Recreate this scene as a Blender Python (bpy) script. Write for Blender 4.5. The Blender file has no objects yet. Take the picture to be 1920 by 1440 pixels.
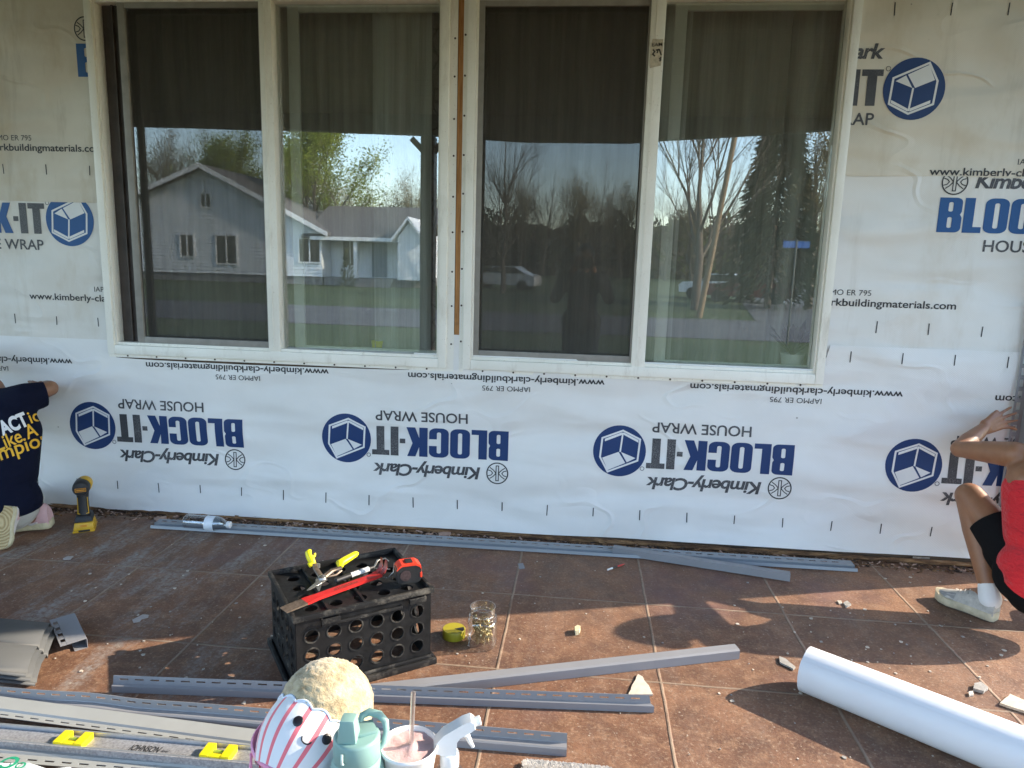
import bpy, bmesh, math, random
from mathutils import Vector, Matrix, noise
from mathutils.bvhtree import BVHTree
R = math.radians
SC = bpy.context.scene
COL = SC.collection

# ------------------------------------------------------------------ camera
F, YAW, PITCH, ROLL = 1322.35, -0.0951192, -0.1738443, 0.0285252
CAM = Vector((0.0, -3.20918, 1.31164))
def _basis():
    cy, sy, cp, sp, cr, sr = math.cos(YAW), math.sin(YAW), math.cos(PITCH), math.sin(PITCH), math.cos(ROLL), math.sin(ROLL)
    r = Vector((cy, -sy, 0)); f = Vector((sy*cp, cy*cp, sp)); u = r.cross(f)
    return cr*r + sr*u, f, -sr*r + cr*u
CR, CF, CU = _basis()
cd = bpy.data.cameras.new('camera'); cam = bpy.data.objects.new('camera', cd); COL.objects.link(cam)
cd.sensor_width = 36; cd.lens = 36*F/1920; cd.clip_start = 0.02; cd.clip_end = 1500
m = Matrix.Identity(4)
for i, v in enumerate((CR, CU, -CF)):
    for k in range(3): m[k][i] = v[k]
m.translation = CAM
cam.matrix_world = m
SC.camera = cam
# surveying helpers: where the ray of a photo pixel meets the floor (z), the wall plane (y) or, mirrored by the panes, a plane across the street
def _ray(px, py): return CR*((px-960)/F) + CF - CU*((py-720)/F)
def fl(px, py, z=0.0):
    d = _ray(px, py); return CAM + d*((z-CAM.z)/d.z)
def wl(px, py, y=0.0):
    d = _ray(px, py); return CAM + d*((y-CAM.y)/d.y)
def mir(px, py, L):
    q = wl(px, py, L + 0.05); return Vector((q.x, -L, q.z))

# ------------------------------------------------------------------ light
SUN_EL, SUN_AZ = R(27.5), math.atan2(0.30, 1.0)            # azimuth from +x towards +y
sd = Vector((math.cos(SUN_AZ)*math.cos(SUN_EL), math.sin(SUN_AZ)*math.cos(SUN_EL), math.sin(SUN_EL)))
w = bpy.data.worlds.new('World'); SC.world = w; w.use_nodes = True
nt = w.node_tree
sky = nt.nodes.new('ShaderNodeTexSky'); sky.sky_type = 'NISHITA'; sky.sun_disc = False
sky.sun_elevation = SUN_EL; sky.sun_rotation = math.pi/2 - SUN_AZ
sky.air_density = 1.0; sky.dust_density = 0.6; sky.ozone_density = 1.1
nt.nodes['Background'].inputs['Strength'].default_value = 0.15
nt.links.new(sky.outputs['Color'], nt.nodes['Background'].inputs['Color'])
sl = bpy.data.lights.new('sun', 'SUN'); sl.energy = 2.1; sl.angle = R(0.5); sl.color = (1.0, 0.87, 0.70)
so = bpy.data.objects.new('sun', sl); COL.objects.link(so)
so.rotation_euler = (-sd).to_track_quat('-Z', 'Y').to_euler(); so.location = sd*30
SC.view_settings.view_transform = 'Standard'; SC.view_settings.look = 'None'
SC.view_settings.exposure = 2.3; SC.view_settings.gamma = 1
SC.cycles.max_bounces = 10; SC.cycles.transparent_max_bounces = 16; SC.cycles.diffuse_bounces = 5
SC.cycles.caustics_reflective = False; SC.cycles.caustics_refractive = False
SC.cycles.sample_clamp_indirect = 6

# ------------------------------------------------------------------ materials
class NT:
    def __init__(s, name):
        s.m = bpy.data.materials.new(name); s.m.use_nodes = True; s.t = s.m.node_tree
        s.b = s.t.nodes['Principled BSDF']; s.out = s.t.nodes['Material Output']; s._co = None
    def n(s, kind, **kw):
        x = s.t.nodes.new('ShaderNode'+kind)
        for k, v in kw.items(): setattr(x, k, v)
        return x
    def l(s, a, b): s.t.links.new(a, b)
    def co(s, which='Object'):
        if not s._co: s._co = s.n('TexCoord')
        return s._co.outputs[which]
    def map(s, scale=(1,1,1), rot=(0,0,0), loc=(0,0,0), src=None):
        x = s.n('Mapping'); x.inputs['Scale'].default_value = scale; x.inputs['Rotation'].default_value = rot; x.inputs['Location'].default_value = loc
        s.l(src or s.co(), x.inputs['Vector']); return x.outputs[0]
    def noise(s, scale=5, detail=4, rough=.55, vec=None, dist=0):
        x = s.n('TexNoise'); x.inputs['Scale'].default_value = scale; x.inputs['Detail'].default_value = detail
        x.inputs['Roughness'].default_value = rough; x.inputs['Distortion'].default_value = dist
        s.l(vec or s.co(), x.inputs['Vector']); return x.outputs[0]
    def ramp(s, v, stops):
        x = s.n('ValToRGB'); e = x.color_ramp.elements
        while len(e) < len(stops): e.new(.5)
        for i, (p, c) in enumerate(stops):
            e[i].position = p; e[i].color = (c, c, c, 1) if not hasattr(c, '__len__') else (*c, 1)
        s.l(v, x.inputs[0]); return x.outputs[0]
    def mix(s, f, a, b, mode='MIX'):
        x = s.n('MixRGB', blend_type=mode)
        for i, v in enumerate((f, a, b)):
            if hasattr(v, 'is_linked'): s.l(v, x.inputs[i])
            else: x.inputs[i].default_value = v if i == 0 else (*v, 1)
        return x.outputs[0]
    def math(s, op, a, b=0.0, c=None):
        x = s.n('Math', operation=op)
        for i, v in enumerate((a, b) if c is None else (a, b, c)):
            if hasattr(v, 'is_linked'): s.l(v, x.inputs[i])
            else: x.inputs[i].default_value = v
        return x.outputs[0]
    def bump(s, h, strength=.3, dist=.01):
        x = s.n('Bump'); x.inputs['Strength'].default_value = strength; x.inputs['Distance'].default_value = dist
        s.l(h, x.inputs['Height']); s.l(x.outputs[0], s.b.inputs['Normal']); return x
    def set(s, **kw):
        for k, v in kw.items():
            k = k.replace('_', ' ')
            if hasattr(v, 'is_linked'): s.l(v, s.b.inputs[k])
            else: s.b.inputs[k].default_value = (*v, 1) if hasattr(v, '__len__') and len(v) == 3 and 'Color' in k else v
        return s

_mats = {}
def M(name, col, rough=.5, var=.12, scale=12, metal=0.0, bump=0, bscale=60, spec=.5, coat=0, sub=0):
    """plain material with uneven colour and a slight relief"""
    if name in _mats: return _mats[name]
    s = NT(name)
    dark = tuple(c*(1-var) for c in col); lite = tuple(min(1, c*(1+var)) for c in col)
    v = s.noise(scale, 5, .6)
    c = s.mix(s.ramp(v, [(.3, 0), (.7, 1)]), dark, lite)
    rr = s.math('MULTIPLY_ADD', s.noise(scale*2.3, 3), .25, rough-.125)
    s.set(Base_Color=c, Roughness=rr, Metallic=metal)
    s.b.inputs['Specular IOR Level'].default_value = spec
    if coat: s.b.inputs['Coat Weight'].default_value = coat
    if sub:
        s.b.inputs['Subsurface Weight'].default_value = sub; s.b.inputs['Subsurface Radius'].default_value = (.012, .005, .003)
        s.b.inputs['Subsurface Scale'].default_value = .6
    if bump: s.bump(s.noise(bscale, 5, .65), bump, .004)
    _mats[name] = s.m; return s.m

def clear_mat(name, tint=(.95,.97,.97), refl=.12, rough=.02, bump=0, fres=True, dust=0):
    if name in _mats: return _mats[name]
    s = NT(name); t = s.n('BsdfTransparent'); t.inputs[0].default_value = (*tint, 1)
    g = s.n('BsdfGlossy'); g.inputs['Roughness'].default_value = rough; g.inputs[0].default_value = (1, 1, 1, 1)
    mx = s.n('MixShader'); s.l(t.outputs[0], mx.inputs[1]); s.l(g.outputs[0], mx.inputs[2])
    if fres:
        lw = s.n('LayerWeight'); lw.inputs[0].default_value = .35
        s.l(s.math('MINIMUM', s.math('MULTIPLY_ADD', lw.outputs['Facing'], .55, refl), .9), mx.inputs[0])
    else: mx.inputs[0].default_value = refl
    if bump:
        x = s.n('Bump'); x.inputs['Strength'].default_value = bump; x.inputs['Distance'].default_value = .003
        s.l(s.noise(2.2, 1), x.inputs['Height']); s.l(x.outputs[0], g.inputs['Normal'])
    if dust:                                                     # a thin film of dust and dried runs, added as haze to soften reflections
        d = s.n('BsdfDiffuse'); d.inputs[0].default_value = (.62, .59, .53, 1); m2 = s.n('MixShader')
        st = s.ramp(s.noise(7, 5, .65, s.map(scale=(3.5, 1, .10), rot=(0, R(6), 0))), [(.38, 0), (.75, 1)])
        s.l(s.math('MULTIPLY_ADD', st, dust*1.6, dust*.5), m2.inputs[0]); s.l(mx.outputs[0], m2.inputs[1]); s.l(d.outputs[0], m2.inputs[2]); mx = m2
    s.l(mx.outputs[0], s.out.inputs[0]); _mats[name] = s.m; return s.m

# ------------------------------------------------------------------ mesh builder
class MB:
    def __init__(s): s.bm = bmesh.new(); s.mi = 0
    def _mk(s, faces):
        for f in faces: f.material_index = s.mi
    def face(s, pts):
        f = s.bm.faces.new([s.bm.verts.new(p) for p in pts]); f.material_index = s.mi; return f
    def box(s, c, size, rot=None, bev=0.0, taper=None):
        hx, hy, hz = size[0]/2, size[1]/2, size[2]/2
        vs = []
        for z in (-hz, hz):
            k = taper if (taper and z > 0) else 1
            for x, y in ((-hx,-hy),(hx,-hy),(hx,hy),(-hx,hy)):
                p = Vector((x*k, y*k, z))
                if rot is not None: p = rot @ p
                vs.append(s.bm.verts.new(p + Vector(c)))
        fs = [s.bm.faces.new([vs[i] for i in q]) for q in ((3,2,1,0),(4,5,6,7),(0,1,5,4),(1,2,6,5),(2,3,7,6),(3,0,4,7))]
        s._mk(fs)
        if bev:
            es = list({e for f in fs for e in f.edges})
            r = bmesh.ops.bevel(s.bm, geom=es, offset=bev, segments=2, profile=.6, affect='EDGES')
            s._mk(r['faces'])
        return s
    def b2(s, lo, hi, bev=0.0):
        lo = Vector(lo); hi = Vector(hi); return s.box((lo+hi)/2, hi-lo, None, bev)
    def loft(s, rings, caps=True, closed=True):
        rr = [[s.bm.verts.new(p) for p in r] for r in rings]; fs = []
        n = len(rr[0])
        for a, b in zip(rr, rr[1:]):
            for i in range(n if closed else n-1):
                j = (i+1) % n
                try: fs.append(s.bm.faces.new((a[i], a[j], b[j], b[i])))
                except ValueError: pass
        if caps and closed:
            fs.append(s.bm.faces.new(rr[0][::-1])); fs.append(s.bm.faces.new(rr[-1]))
        s._mk(fs); return s
    def tube(s, pts, rad, n=10, caps=True, flat=1.0):
        pts = [Vector(p) for p in pts]; rings = []
        rs = rad if hasattr(rad, '__len__') else [rad]*len(pts)
        prev = None
        for i, p in enumerate(pts):
            t = (pts[min(i+1, len(pts)-1)] - pts[max(i-1, 0)]).normalized()
            if prev is None:
                a = t.orthogonal().normalized() if abs(t.z) > .95 else t.cross(Vector((0,0,1))).normalized()
            else: a = (prev - t*prev.dot(t)).normalized()
            b = t.cross(a); prev = a
            rings.append([p + (a*math.cos(k*2*math.pi/n) + b*math.sin(k*2*math.pi/n)*flat)*rs[i] for k in range(n)])
        return s.loft(rings, caps)
    def lathe(s, prof, n=24, mat=None, caps=True):
        """prof: (radius, height) list, about local z; mat places it"""
        mat = mat or Matrix.Identity(4)
        rings = [[mat @ Vector((max(r, 1e-4)*math.cos(k*2*math.pi/n), max(r, 1e-4)*math.sin(k*2*math.pi/n), h)) for k in range(n)] for r, h in prof]
        return s.loft(rings, caps)
    def prism(s, pts, d):
        """polygon of 3-D points pushed along d"""
        d = Vector(d); a = [Vector(p) for p in pts]
        return s.loft([a, [p+d for p in a]], True)
    def ball(s, c, r, n=14, mat=None, sc=(1,1,1)):
        T = Matrix.Translation(c) @ (mat or Matrix.Identity(4)) @ Matrix.Diagonal((r*sc[0], r*sc[1], r*sc[2], 1))
        x = bmesh.ops.create_uvsphere(s.bm, u_segments=n, v_segments=max(6, n*2//3), radius=1, matrix=T)
        s._mk({f for v in x['verts'] for f in v.link_faces}); return s
    def mesh(s, name, smooth=None):
        bmesh.ops.recalc_face_normals(s.bm, faces=s.bm.faces)
        me = bpy.data.meshes.new(name); s.bm.to_mesh(me); s.bm.free()
        if smooth is not None: shade(me, smooth)
        return me
    def build(s, name, mats, parent=None, smooth=None, solid=0, loc=None, recalc=True):
        me = s.mesh(name, smooth)
        return link(name, me, mats, parent, solid, loc)

def shade(me, deg):
    """smooth shading with sharp edges above an angle"""
    me.polygons.foreach_set('use_smooth', [True]*len(me.polygons))
    bm = bmesh.new(); bm.from_mesh(me)
    for e in bm.edges:
        e.smooth = not (len(e.link_faces) == 2 and e.calc_face_angle(0) > R(deg))
    bm.to_mesh(me); bm.free()

def link(name, me, mats, parent=None, solid=0, loc=None):
    if len(me.materials): me.materials.clear()
    for x in (mats if isinstance(mats, (list, tuple)) else [mats]): me.materials.append(x)
    o = bpy.data.objects.new(name, me); COL.objects.link(o)
    if parent is not None: o.parent = parent
    if loc is not None: o.location = loc
    if solid:
        md = o.modifiers.new('thickness', 'SOLIDIFY'); md.thickness = solid; md.offset = 0
    return o
def tag(o, label, cat, group=None):
    o['label'] = label; o['category'] = cat
    if group: o['group'] = group
    return o
def thing(name, label, cat, loc=(0,0,0), rotz=0.0, group=None):
    o = bpy.data.objects.new(name, None); COL.objects.link(o); o.empty_display_size = .05
    o.location = loc; o.rotation_euler = (0, 0, rotz)
    return tag(o, label, cat, group)
def struct(o): o['kind'] = 'structure'; return o
def copy_tree(o, parent=None):
    c = o.copy(); COL.objects.link(c); c.parent = parent
    for ch in list(o.children): copy_tree(ch, c)
    return c

# ------------------------------------------------------------------ 2-D lettering: text and drawn shapes become flat meshes
def _curve_mesh(cu):
    o = bpy.data.objects.new('tmp', cu); COL.objects.link(o)
    dg = bpy.context.evaluated_depsgraph_get(); me = bpy.data.meshes.new_from_object(o.evaluated_get(dg))
    bpy.data.objects.remove(o); bpy.data.curves.remove(cu)
    vs = [v.co.copy() for v in me.vertices]; fs = [tuple(p.vertices) for p in me.polygons]
    bpy.data.meshes.remove(me); return vs, fs
_tc = {}
def text2d(sx, bold=0.0, shear=0.0, space=1.0):
    k = (sx, bold, shear, space)
    if k not in _tc:
        cu = bpy.data.curves.new('tmp', 'FONT'); cu.body = sx; cu.size = 1; cu.offset = bold; cu.shear = shear; cu.space_character = space
        cu.resolution_u = 4; cu.fill_mode = 'FRONT'
        vs, fs = _curve_mesh(cu)
        x0 = min(v.x for v in vs); x1 = max(v.x for v in vs)
        _tc[k] = ([Vector((v.x-x0, v.y, 0)) for v in vs], fs, x1-x0)
    return _tc[k]
def cap_h(bold=0.0):
    vs, fs, wd = text2d('H', bold); return max(v.y for v in vs)
def rrect(x0, y0, x1, y1, r, n=5, corners=(1,1,1,1)):
    """rounded rectangle, counter-clockwise from lower left; corners: ll, lr, ur, ul"""
    o = []
    for i, (cx, cy, a0) in enumerate(((x0, y0, 180), (x1, y0, 270), (x1, y1, 0), (x0, y1, 90))):
        if not corners[i]: o.append((cx, cy)); continue
        ox = cx + (r if cx == x0 else -r); oy = cy + (r if cy == y0 else -r)
        for k in range(n+1):
            a = R(a0 + 90*k/n); o.append((ox + r*math.cos(a), oy + r*math.sin(a)))
    return o
HEAVY = {   # heavy condensed capitals, height 1
 'B': (.47, [[(0, 0)] + rrect(0, 0, .47, .5, .13)[6:12] + [(.47, .43), (.43, .52), (.46, .6)] + rrect(0, .5, .46, 1, .13)[12:18] + [(0, 1)],
             rrect(.19, .13, .28, .44, .04), rrect(.19, .6, .28, .87, .04)]),
 'L': (.37, [[(0,0), (.37,0), (.37,.17), (.2,.17), (.2,1), (0,1)]]),
 'O': (.47, [rrect(0, 0, .47, 1, .17), rrect(.185, .14, .285, .86, .045)]),
 'K': (.5, [[(0,0), (.2,0), (.2,.36), (.3,0), (.51,0), (.36,.54), (.49,1), (.29,1), (.2,.66), (.2,1), (0,1)]]),
 '-': (.13, [[(0,.4), (.13,.4), (.13,.56), (0,.56)]]),
 'I': (.19, [[(0,0), (.19,0), (.19,1), (0,1)]]),
 'T': (.42, [[(.115,0), (.305,0), (.305,.82), (.42,.82), (.42,1), (0,1), (0,.82), (.115,.82)]]),
}
# the C drawn plainly: outer outline open on the right
def _c():
    o = rrect(0, 0, .47, 1, .17); i = rrect(.185, .14, .285, .86, .045)
    # outer: ll(0-5) lr(6-11) ur(12-17) ul(18-23)
    out = [(.47,.38)] ; outer_low = o[6:12][::-1]; outer_ll = o[0:6][::-1]; outer_ul = o[18:24][::-1]; outer_ur = o[12:18][::-1]
    path = out + outer_low + outer_ll + outer_ul + outer_ur + [(.47,.61), (.285,.61)]
    path += i[12:18] + i[18:24] + i[0:6] + i[6:12] + [(.285,.38)]
    return path
HEAVY['C'] = (.47, [_c()])
_hc = {}
def heavy2d(ch):
    if ch not in _hc:
        wd, loops = HEAVY[ch]
        cu = bpy.data.curves.new('tmp', 'CURVE'); cu.dimensions = '2D'; cu.fill_mode = 'BOTH'
        for lp in loops:
            sp = cu.splines.new('POLY'); sp.points.add(len(lp)-1); sp.use_cyclic_u = True
            for i, (x, y) in enumerate(lp): sp.points[i].co = (x, y, 0, 1)
        vs, fs = _curve_mesh(cu); _hc[ch] = (vs, fs, wd)
    return _hc[ch]

class Ink:
    """flat drawing in a local frame; P maps local (x, y) into the sheet's (x, z)"""
    def __init__(s): s.bm = bmesh.new()
    def add(s, vs, fs, mi, T, lift=0.0):
        vv = [s.bm.verts.new((*T(v.x, v.y), lift)) for v in vs]
        for f in fs:
            try: s.bm.faces.new([vv[i] for i in f]).material_index = mi
            except ValueError: pass
    def text(s, t, P0, P1, cap, mi, bold=0.0, shear=0.0, space=1.0, T=lambda x, y: (x, y)):
        """between two baseline points given in local coordinates"""
        vs, fs, wd = text2d(t, bold, shear, space); k = cap/cap_h(bold)
        dx = (P1[0]-P0[0])/wd; dy = (P1[1]-P0[1])/wd; n = math.hypot(dx, dy); ux, uy = dx/n, dy/n
        s.add(vs, fs, mi, lambda x, y: T(P0[0] + dx*x - uy*y*k, P0[1] + dy*x + ux*y*k))
    def heavy(s, t, x0, y0, wid, cap, cols, T, gap=.035):
        tot = sum(heavy2d(c)[2] for c in t) + gap*(len(t)-1); k = wid/tot; x = x0
        for c, mi in zip(t, cols):
            vs, fs, wd = heavy2d(c); s.add(vs, fs, mi, lambda a, b, x=x: T(x + a*k, y0 + b*cap)); x += (wd+gap)*k
    def poly(s, pts, mi, T, lift=0.0):
        s.add([Vector((*p, 0)) for p in pts], [tuple(range(len(pts)))], mi, T, lift)
    def stroke(s, pts, wd, mi, T, closed=False, lift=0.0):
        p = [Vector(q).to_2d() for q in pts]; n = len(p); L = []; Rr = []
        for i in range(n):
            a = p[(i-1) % n] if (closed or i) else p[i]; b = p[(i+1) % n] if (closed or i < n-1) else p[i]
            d1 = (p[i]-a); d2 = (b-p[i])
            d1 = d1.normalized() if d1.length > 1e-9 else d2.normalized(); d2 = d2.normalized() if d2.length > 1e-9 else d1
            t = (d1+d2).normalized(); nn = Vector((-t.y, t.x)); k = wd/2/max(.5, nn.dot(Vector((-d1.y, d1.x))))
            L.append(p[i]+nn*k); Rr.append(p[i]-nn*k)
        vs = [Vector((*q, 0)) for q in L+Rr]; rng = range(n if closed else n-1)
        s.add(vs, [(i, (i+1) % n, n+(i+1) % n, n+i) for i in rng], mi, T, lift)
    def disc(s, c, r, mi, T, n=40, lift=0.0):
        s.poly([(c[0]+r*math.cos(2*math.pi*i/n), c[1]+r*math.sin(2*math.pi*i/n)) for i in range(n)], mi, T, lift)
    def clip(s, co, no):
        g = s.bm.verts[:] + s.bm.edges[:] + s.bm.faces[:]
        bmesh.ops.bisect_plane(s.bm, geom=g, plane_co=(*co, 0), plane_no=(*no, 0), clear_outer=True)
    def grid(s, st):
        xs = [v.co.x for v in s.bm.verts]; ys = [v.co.y for v in s.bm.verts]
        if not xs: return
        for ax, vals in ((0, xs), (1, ys)):
            k = math.ceil(min(vals)/st)
            while k*st < max(vals):
                co = [0, 0, 0]; co[ax] = k*st; no = [0, 0, 0]; no[ax] = 1
                bmesh.ops.bisect_plane(s.bm, geom=s.bm.verts[:]+s.bm.edges[:]+s.bm.faces[:], plane_co=co, plane_no=no); k += 1

# ================================================================== SETTING: porch floor, ground, house
TILE, OX, OY = .52509, -.22158, -.59470
def floor_material():
    s = NT('stained stamped concrete'); co = s.co()
    sep = s.n('SeparateXYZ'); s.l(co, sep.inputs[0])
    wob = s.math('MULTIPLY_ADD', s.noise(5, 3), .010, -.005)
    def line(axis, off, wd):
        v = s.math('ADD', sep.outputs[axis], wob)
        v = s.math('DIVIDE', s.math('SUBTRACT', v, off), TILE)
        fr = s.math('ABSOLUTE', s.math('SUBTRACT', s.math('FRACT', s.math('ADD', v, 50.5)), .5))
        return s.math('SUBTRACT', 1.0, s.ramp(fr, [(wd*.55, 0), (wd, 1)]))
    grout = s.math('MAXIMUM', line(0, OX, .0105), line(1, OY, .0105))
    big = s.noise(1.1, 4, .6); mid = s.noise(7, 6, .68); fine = s.noise(130, 4, .75)
    base = s.mix(s.ramp(big, [(.35, 0), (.68, 1)]), (.190, .090, .052), (.335, .170, .092))
    base = s.mix(s.ramp(mid, [(.34, .65), (.60, 0)]), base, (.088, .046, .032))
    base = s.mix(s.ramp(s.noise(16, 6, .72), [(.50, 0), (.70, .65)]), base, (.43, .255, .150))
    base = s.mix(s.ramp(fine, [(.32, .6), (.52, 0)]), base, (.060, .034, .025))
    base = s.mix(s.ramp(s.noise(90, 5, .7), [(.54, 0), (.70, .75)]), base, (.46, .33, .22))
    tl_ = s.n('TexWhiteNoise', noise_dimensions='2D'); cb = s.n('CombineXYZ')
    for i_, (ax_, of_) in enumerate(((0, OX), (1, OY))): s.l(s.math('FLOOR', s.math('DIVIDE', s.math('SUBTRACT', sep.outputs[ax_], of_), TILE)), cb.inputs[i_])
    s.l(cb.outputs[0], tl_.inputs['Vector'])
    base = s.mix(s.math('MULTIPLY', tl_.outputs['Value'], .28), base, (.10, .062, .045))
    # purple-grey worn spots and grey cement smears dragged along the joints
    base = s.mix(s.ramp(s.noise(1.9, 3, .5, s.map(loc=(3, 7, 0))), [(.56, 0), (.72, .45)]), base, (.16, .085, .095))
    sm = s.noise(2.6, 6, .7, s.map(scale=(2.6, .6, 1), rot=(0, 0, R(-4)), loc=(1.3, .2, 0)))
    leftness = s.ramp(s.math('MULTIPLY_ADD', sep.outputs[0], -.33, .18), [(.25, 0), (.8, 1)])
    smear = s.math('MULTIPLY', s.ramp(sm, [(.47, 0), (.62, .9)]), s.math('MULTIPLY_ADD', leftness, 1.1, .14))
    smear = s.math('MULTIPLY', smear, s.ramp(s.noise(45, 4, .7), [(.38, .15), (.6, 1)]))
    base = s.mix(smear, base, (.30, .27, .24))
    # scattered crumbs and paint flecks
    vo = s.n('TexVoronoi'); vo.inputs['Scale'].default_value = 26; s.l(s.map(scale=(1, 1.5, 1)), vo.inputs['Vector'])
    gate = s.n('SeparateColor'); s.l(vo.outputs['Color'], gate.inputs[0])
    fl_ = s.math('MULTIPLY', s.ramp(vo.outputs['Distance'], [(.05, 1), (.10, 0)]), s.ramp(gate.outputs[0], [(.80, 0), (.82, 1)]))
    vo2 = s.n('TexVoronoi'); vo2.inputs['Scale'].default_value = 75; s.l(s.co(), vo2.inputs['Vector'])
    g2 = s.n('SeparateColor'); s.l(vo2.outputs['Color'], g2.inputs[0])
    fl2 = s.math('MULTIPLY', s.ramp(vo2.outputs['Distance'], [(.09, 1), (.16, 0)]), s.ramp(g2.outputs[1], [(.86, 0), (.88, .8)]))
    base = s.mix(s.math('MULTIPLY', grout, s.ramp(s.noise(6, 4, .7), [(.30, .25), (.58, 1)])), base, s.mix(s.noise(20, 4), (.20, .135, .095), (.40, .31, .22)))
    base = s.mix(s.math('MAXIMUM', fl_, fl2), base, (.46, .40, .33))
    h = s.math('ADD', s.math('MULTIPLY', fine, .35), s.math('MULTIPLY', mid, .6))
    h = s.math('ADD', h, s.math('MULTIPLY', grout, .55))
    s.set(Base_Color=base, Roughness=s.ramp(mid, [(.3, .48), (.7, .72)]))
    s.b.inputs['Specular IOR Level'].default_value = .35
    s.bump(h, .9, .005)
    return s.m
b = MB(); b.b2((-5.2, -3.9, -.12), (2.75, 0.0, 0.0))
struct(b.build('porch_floor', floor_material()))
b = MB(); b.b2((-5.2, -4.0, -.55), (2.6, -3.9, -.004)); struct(b.build('porch_edge', M('porch concrete edge', (.25, .22, .19), .8, .2, 6)))

def ground_material():
    s = NT('lawn grass'); v = s.noise(.25, 5, .6); f = s.noise(9, 5, .7)
    c = s.mix(s.ramp(v, [(.35, 0), (.65, 1)]), (.035, .062, .012), (.075, .105, .026))
    c = s.mix(s.ramp(f, [(.4, .6), (.62, 0)]), c, (.022, .036, .010))
    c = s.mix(s.ramp(s.noise(1.3, 4), [(.58, 0), (.72, .5)]), c, (.13, .105, .055))
    s.set(Base_Color=c, Roughness=.9); s.bump(f, .8, .05); return s.m
GZ = -.55
b = MB(); b.b2((-400, -420, GZ-1), (400, 300, GZ)); struct(b.build('lawn', ground_material()))
asph = M('asphalt', (.085, .085, .088), .85, .25, .6, bump=.3, bscale=40)
b = MB(); b.b2((-200, -21.8, GZ), (200, -15.2, GZ+.02)); struct(b.build('road', asph))
side = [(6.0, -21.8), (13.5, -21.8), (22.0, -70), (14.5, -70)]
b = MB(); b.prism([(x, y, GZ+.004) for x, y in side], (0, 0, .016)); struct(b.build('side_street', asph))

# ---- the house
OPEN = [(-2.262, -.626), (-.523, 1.060)]        # two window openings
OZ0, OZ1 = .822, 2.447
XL, XR = -5.2, 2.31
wood_dark = M('weathered sheathing', (.085, .055, .036), .9, .45, 9, bump=.6, bscale=30)
house = thing('house', 'single storey house with its front wall stripped and wrapped for new siding', 'house', (0, 0, 0))
b = MB()
xs = [XL, OPEN[0][0], OPEN[0][1], OPEN[1][0], OPEN[1][1], XR]
for i in range(5):
    if i % 2 == 0: b.b2((xs[i], 0, -.02), (xs[i+1], .12, 2.85))
    else:
        b.b2((xs[i], 0, -.02), (xs[i+1], .12, OZ0)); b.b2((xs[i], 0, OZ1), (xs[i+1], .12, 2.85))
b.b2((XR-.12, .12, -.02), (XR, 6, 2.85)); b.b2((XL, .12, -.02), (XL+.12, 6, 2.85)); b.b2((XL+.12, 5.88, -.02), (XR-.12, 6, 2.85))
b.b2((XL, 0, GZ), (XR, 6, -.021))
b.build('wall', wood_dark, house)
b = MB()
b.b2((XL+.122, .122, -.015), (XR-.122, 5.87, .0)); b.b2((XL+.122, 3.4, 0), (XR-.122, 3.5, 2.6)); b.b2((XL+.122, .122, 2.6), (XR-.122, 5.87, 2.63))
b.build('room', M('dim room plaster', (.32, .30, .27), .9, .15, 3), house)
# porch ceiling, roof and the sagging front beam
ceil_m = M('brown stained ceiling boards', (.105, .078, .06), .6, .3, 5)
b = MB(); n = 26
for i in range(n):                                           # tongue and groove boards running along the house
    y0 = -3.55 + i*3.55/n; y1 = y0 + 3.55/n - .006
    z0, z1 = 2.58 + .17*i/n, 2.58 + .17*(i+1)/n
    b.prism([(-5.2, y0, z0), (2.45, y0, z0), (2.45, y1, z1), (-5.2, y1, z1)], (0, 0, .02))
b.build('porch_ceiling', ceil_m, house)
b = MB(); b.prism([(-5.6, -3.8, 2.62), (-5.6, 6.5, 2.9), (-5.6, 6.5, 2.93), (-5.6, 1.5, 4.3), (-5.6, -3.8, 2.78)], (8.25, 0, 0))
b.build('roof', M('brown shingles', (.10, .075, .06), .9, .3, 8, bump=.6, bscale=20), house)
beam = [(-5.2, 2.49), (-3.0, 2.455), (-1.53, 2.418), (-.6, 2.378), (.35, 2.380), (1.54, 2.458), (2.45, 2.53)]
b = MB(); b.loft([[Vector((x, -3.46, z)), Vector((x, -3.34, z)), Vector((x, -3.34, z+.24)), Vector((x, -3.46, z+.24))] for x, z in beam])
b.build('porch_beam', M('dark brown painted beam', (.045, .032, .026), .55, .25, 6), house)
b = MB(); b.b2((-1.53, -3.465, 0), (-1.40, -3.335, 2.40), .006); b.b2((-1.55, -3.485, 0), (-1.38, -3.315, .1), .004)
b.box((-1.36, -3.40, 2.33), (.16, .05, .05), Matrix.Rotation(R(-45), 3, 'Y')); b.box((-1.57, -3.40, 2.33), (.16, .05, .05), Matrix.Rotation(R(45), 3, 'Y'))
b.build('porch_post', M('dark brown painted post', (.05, .036, .03), .5, .2, 8), house)
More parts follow.
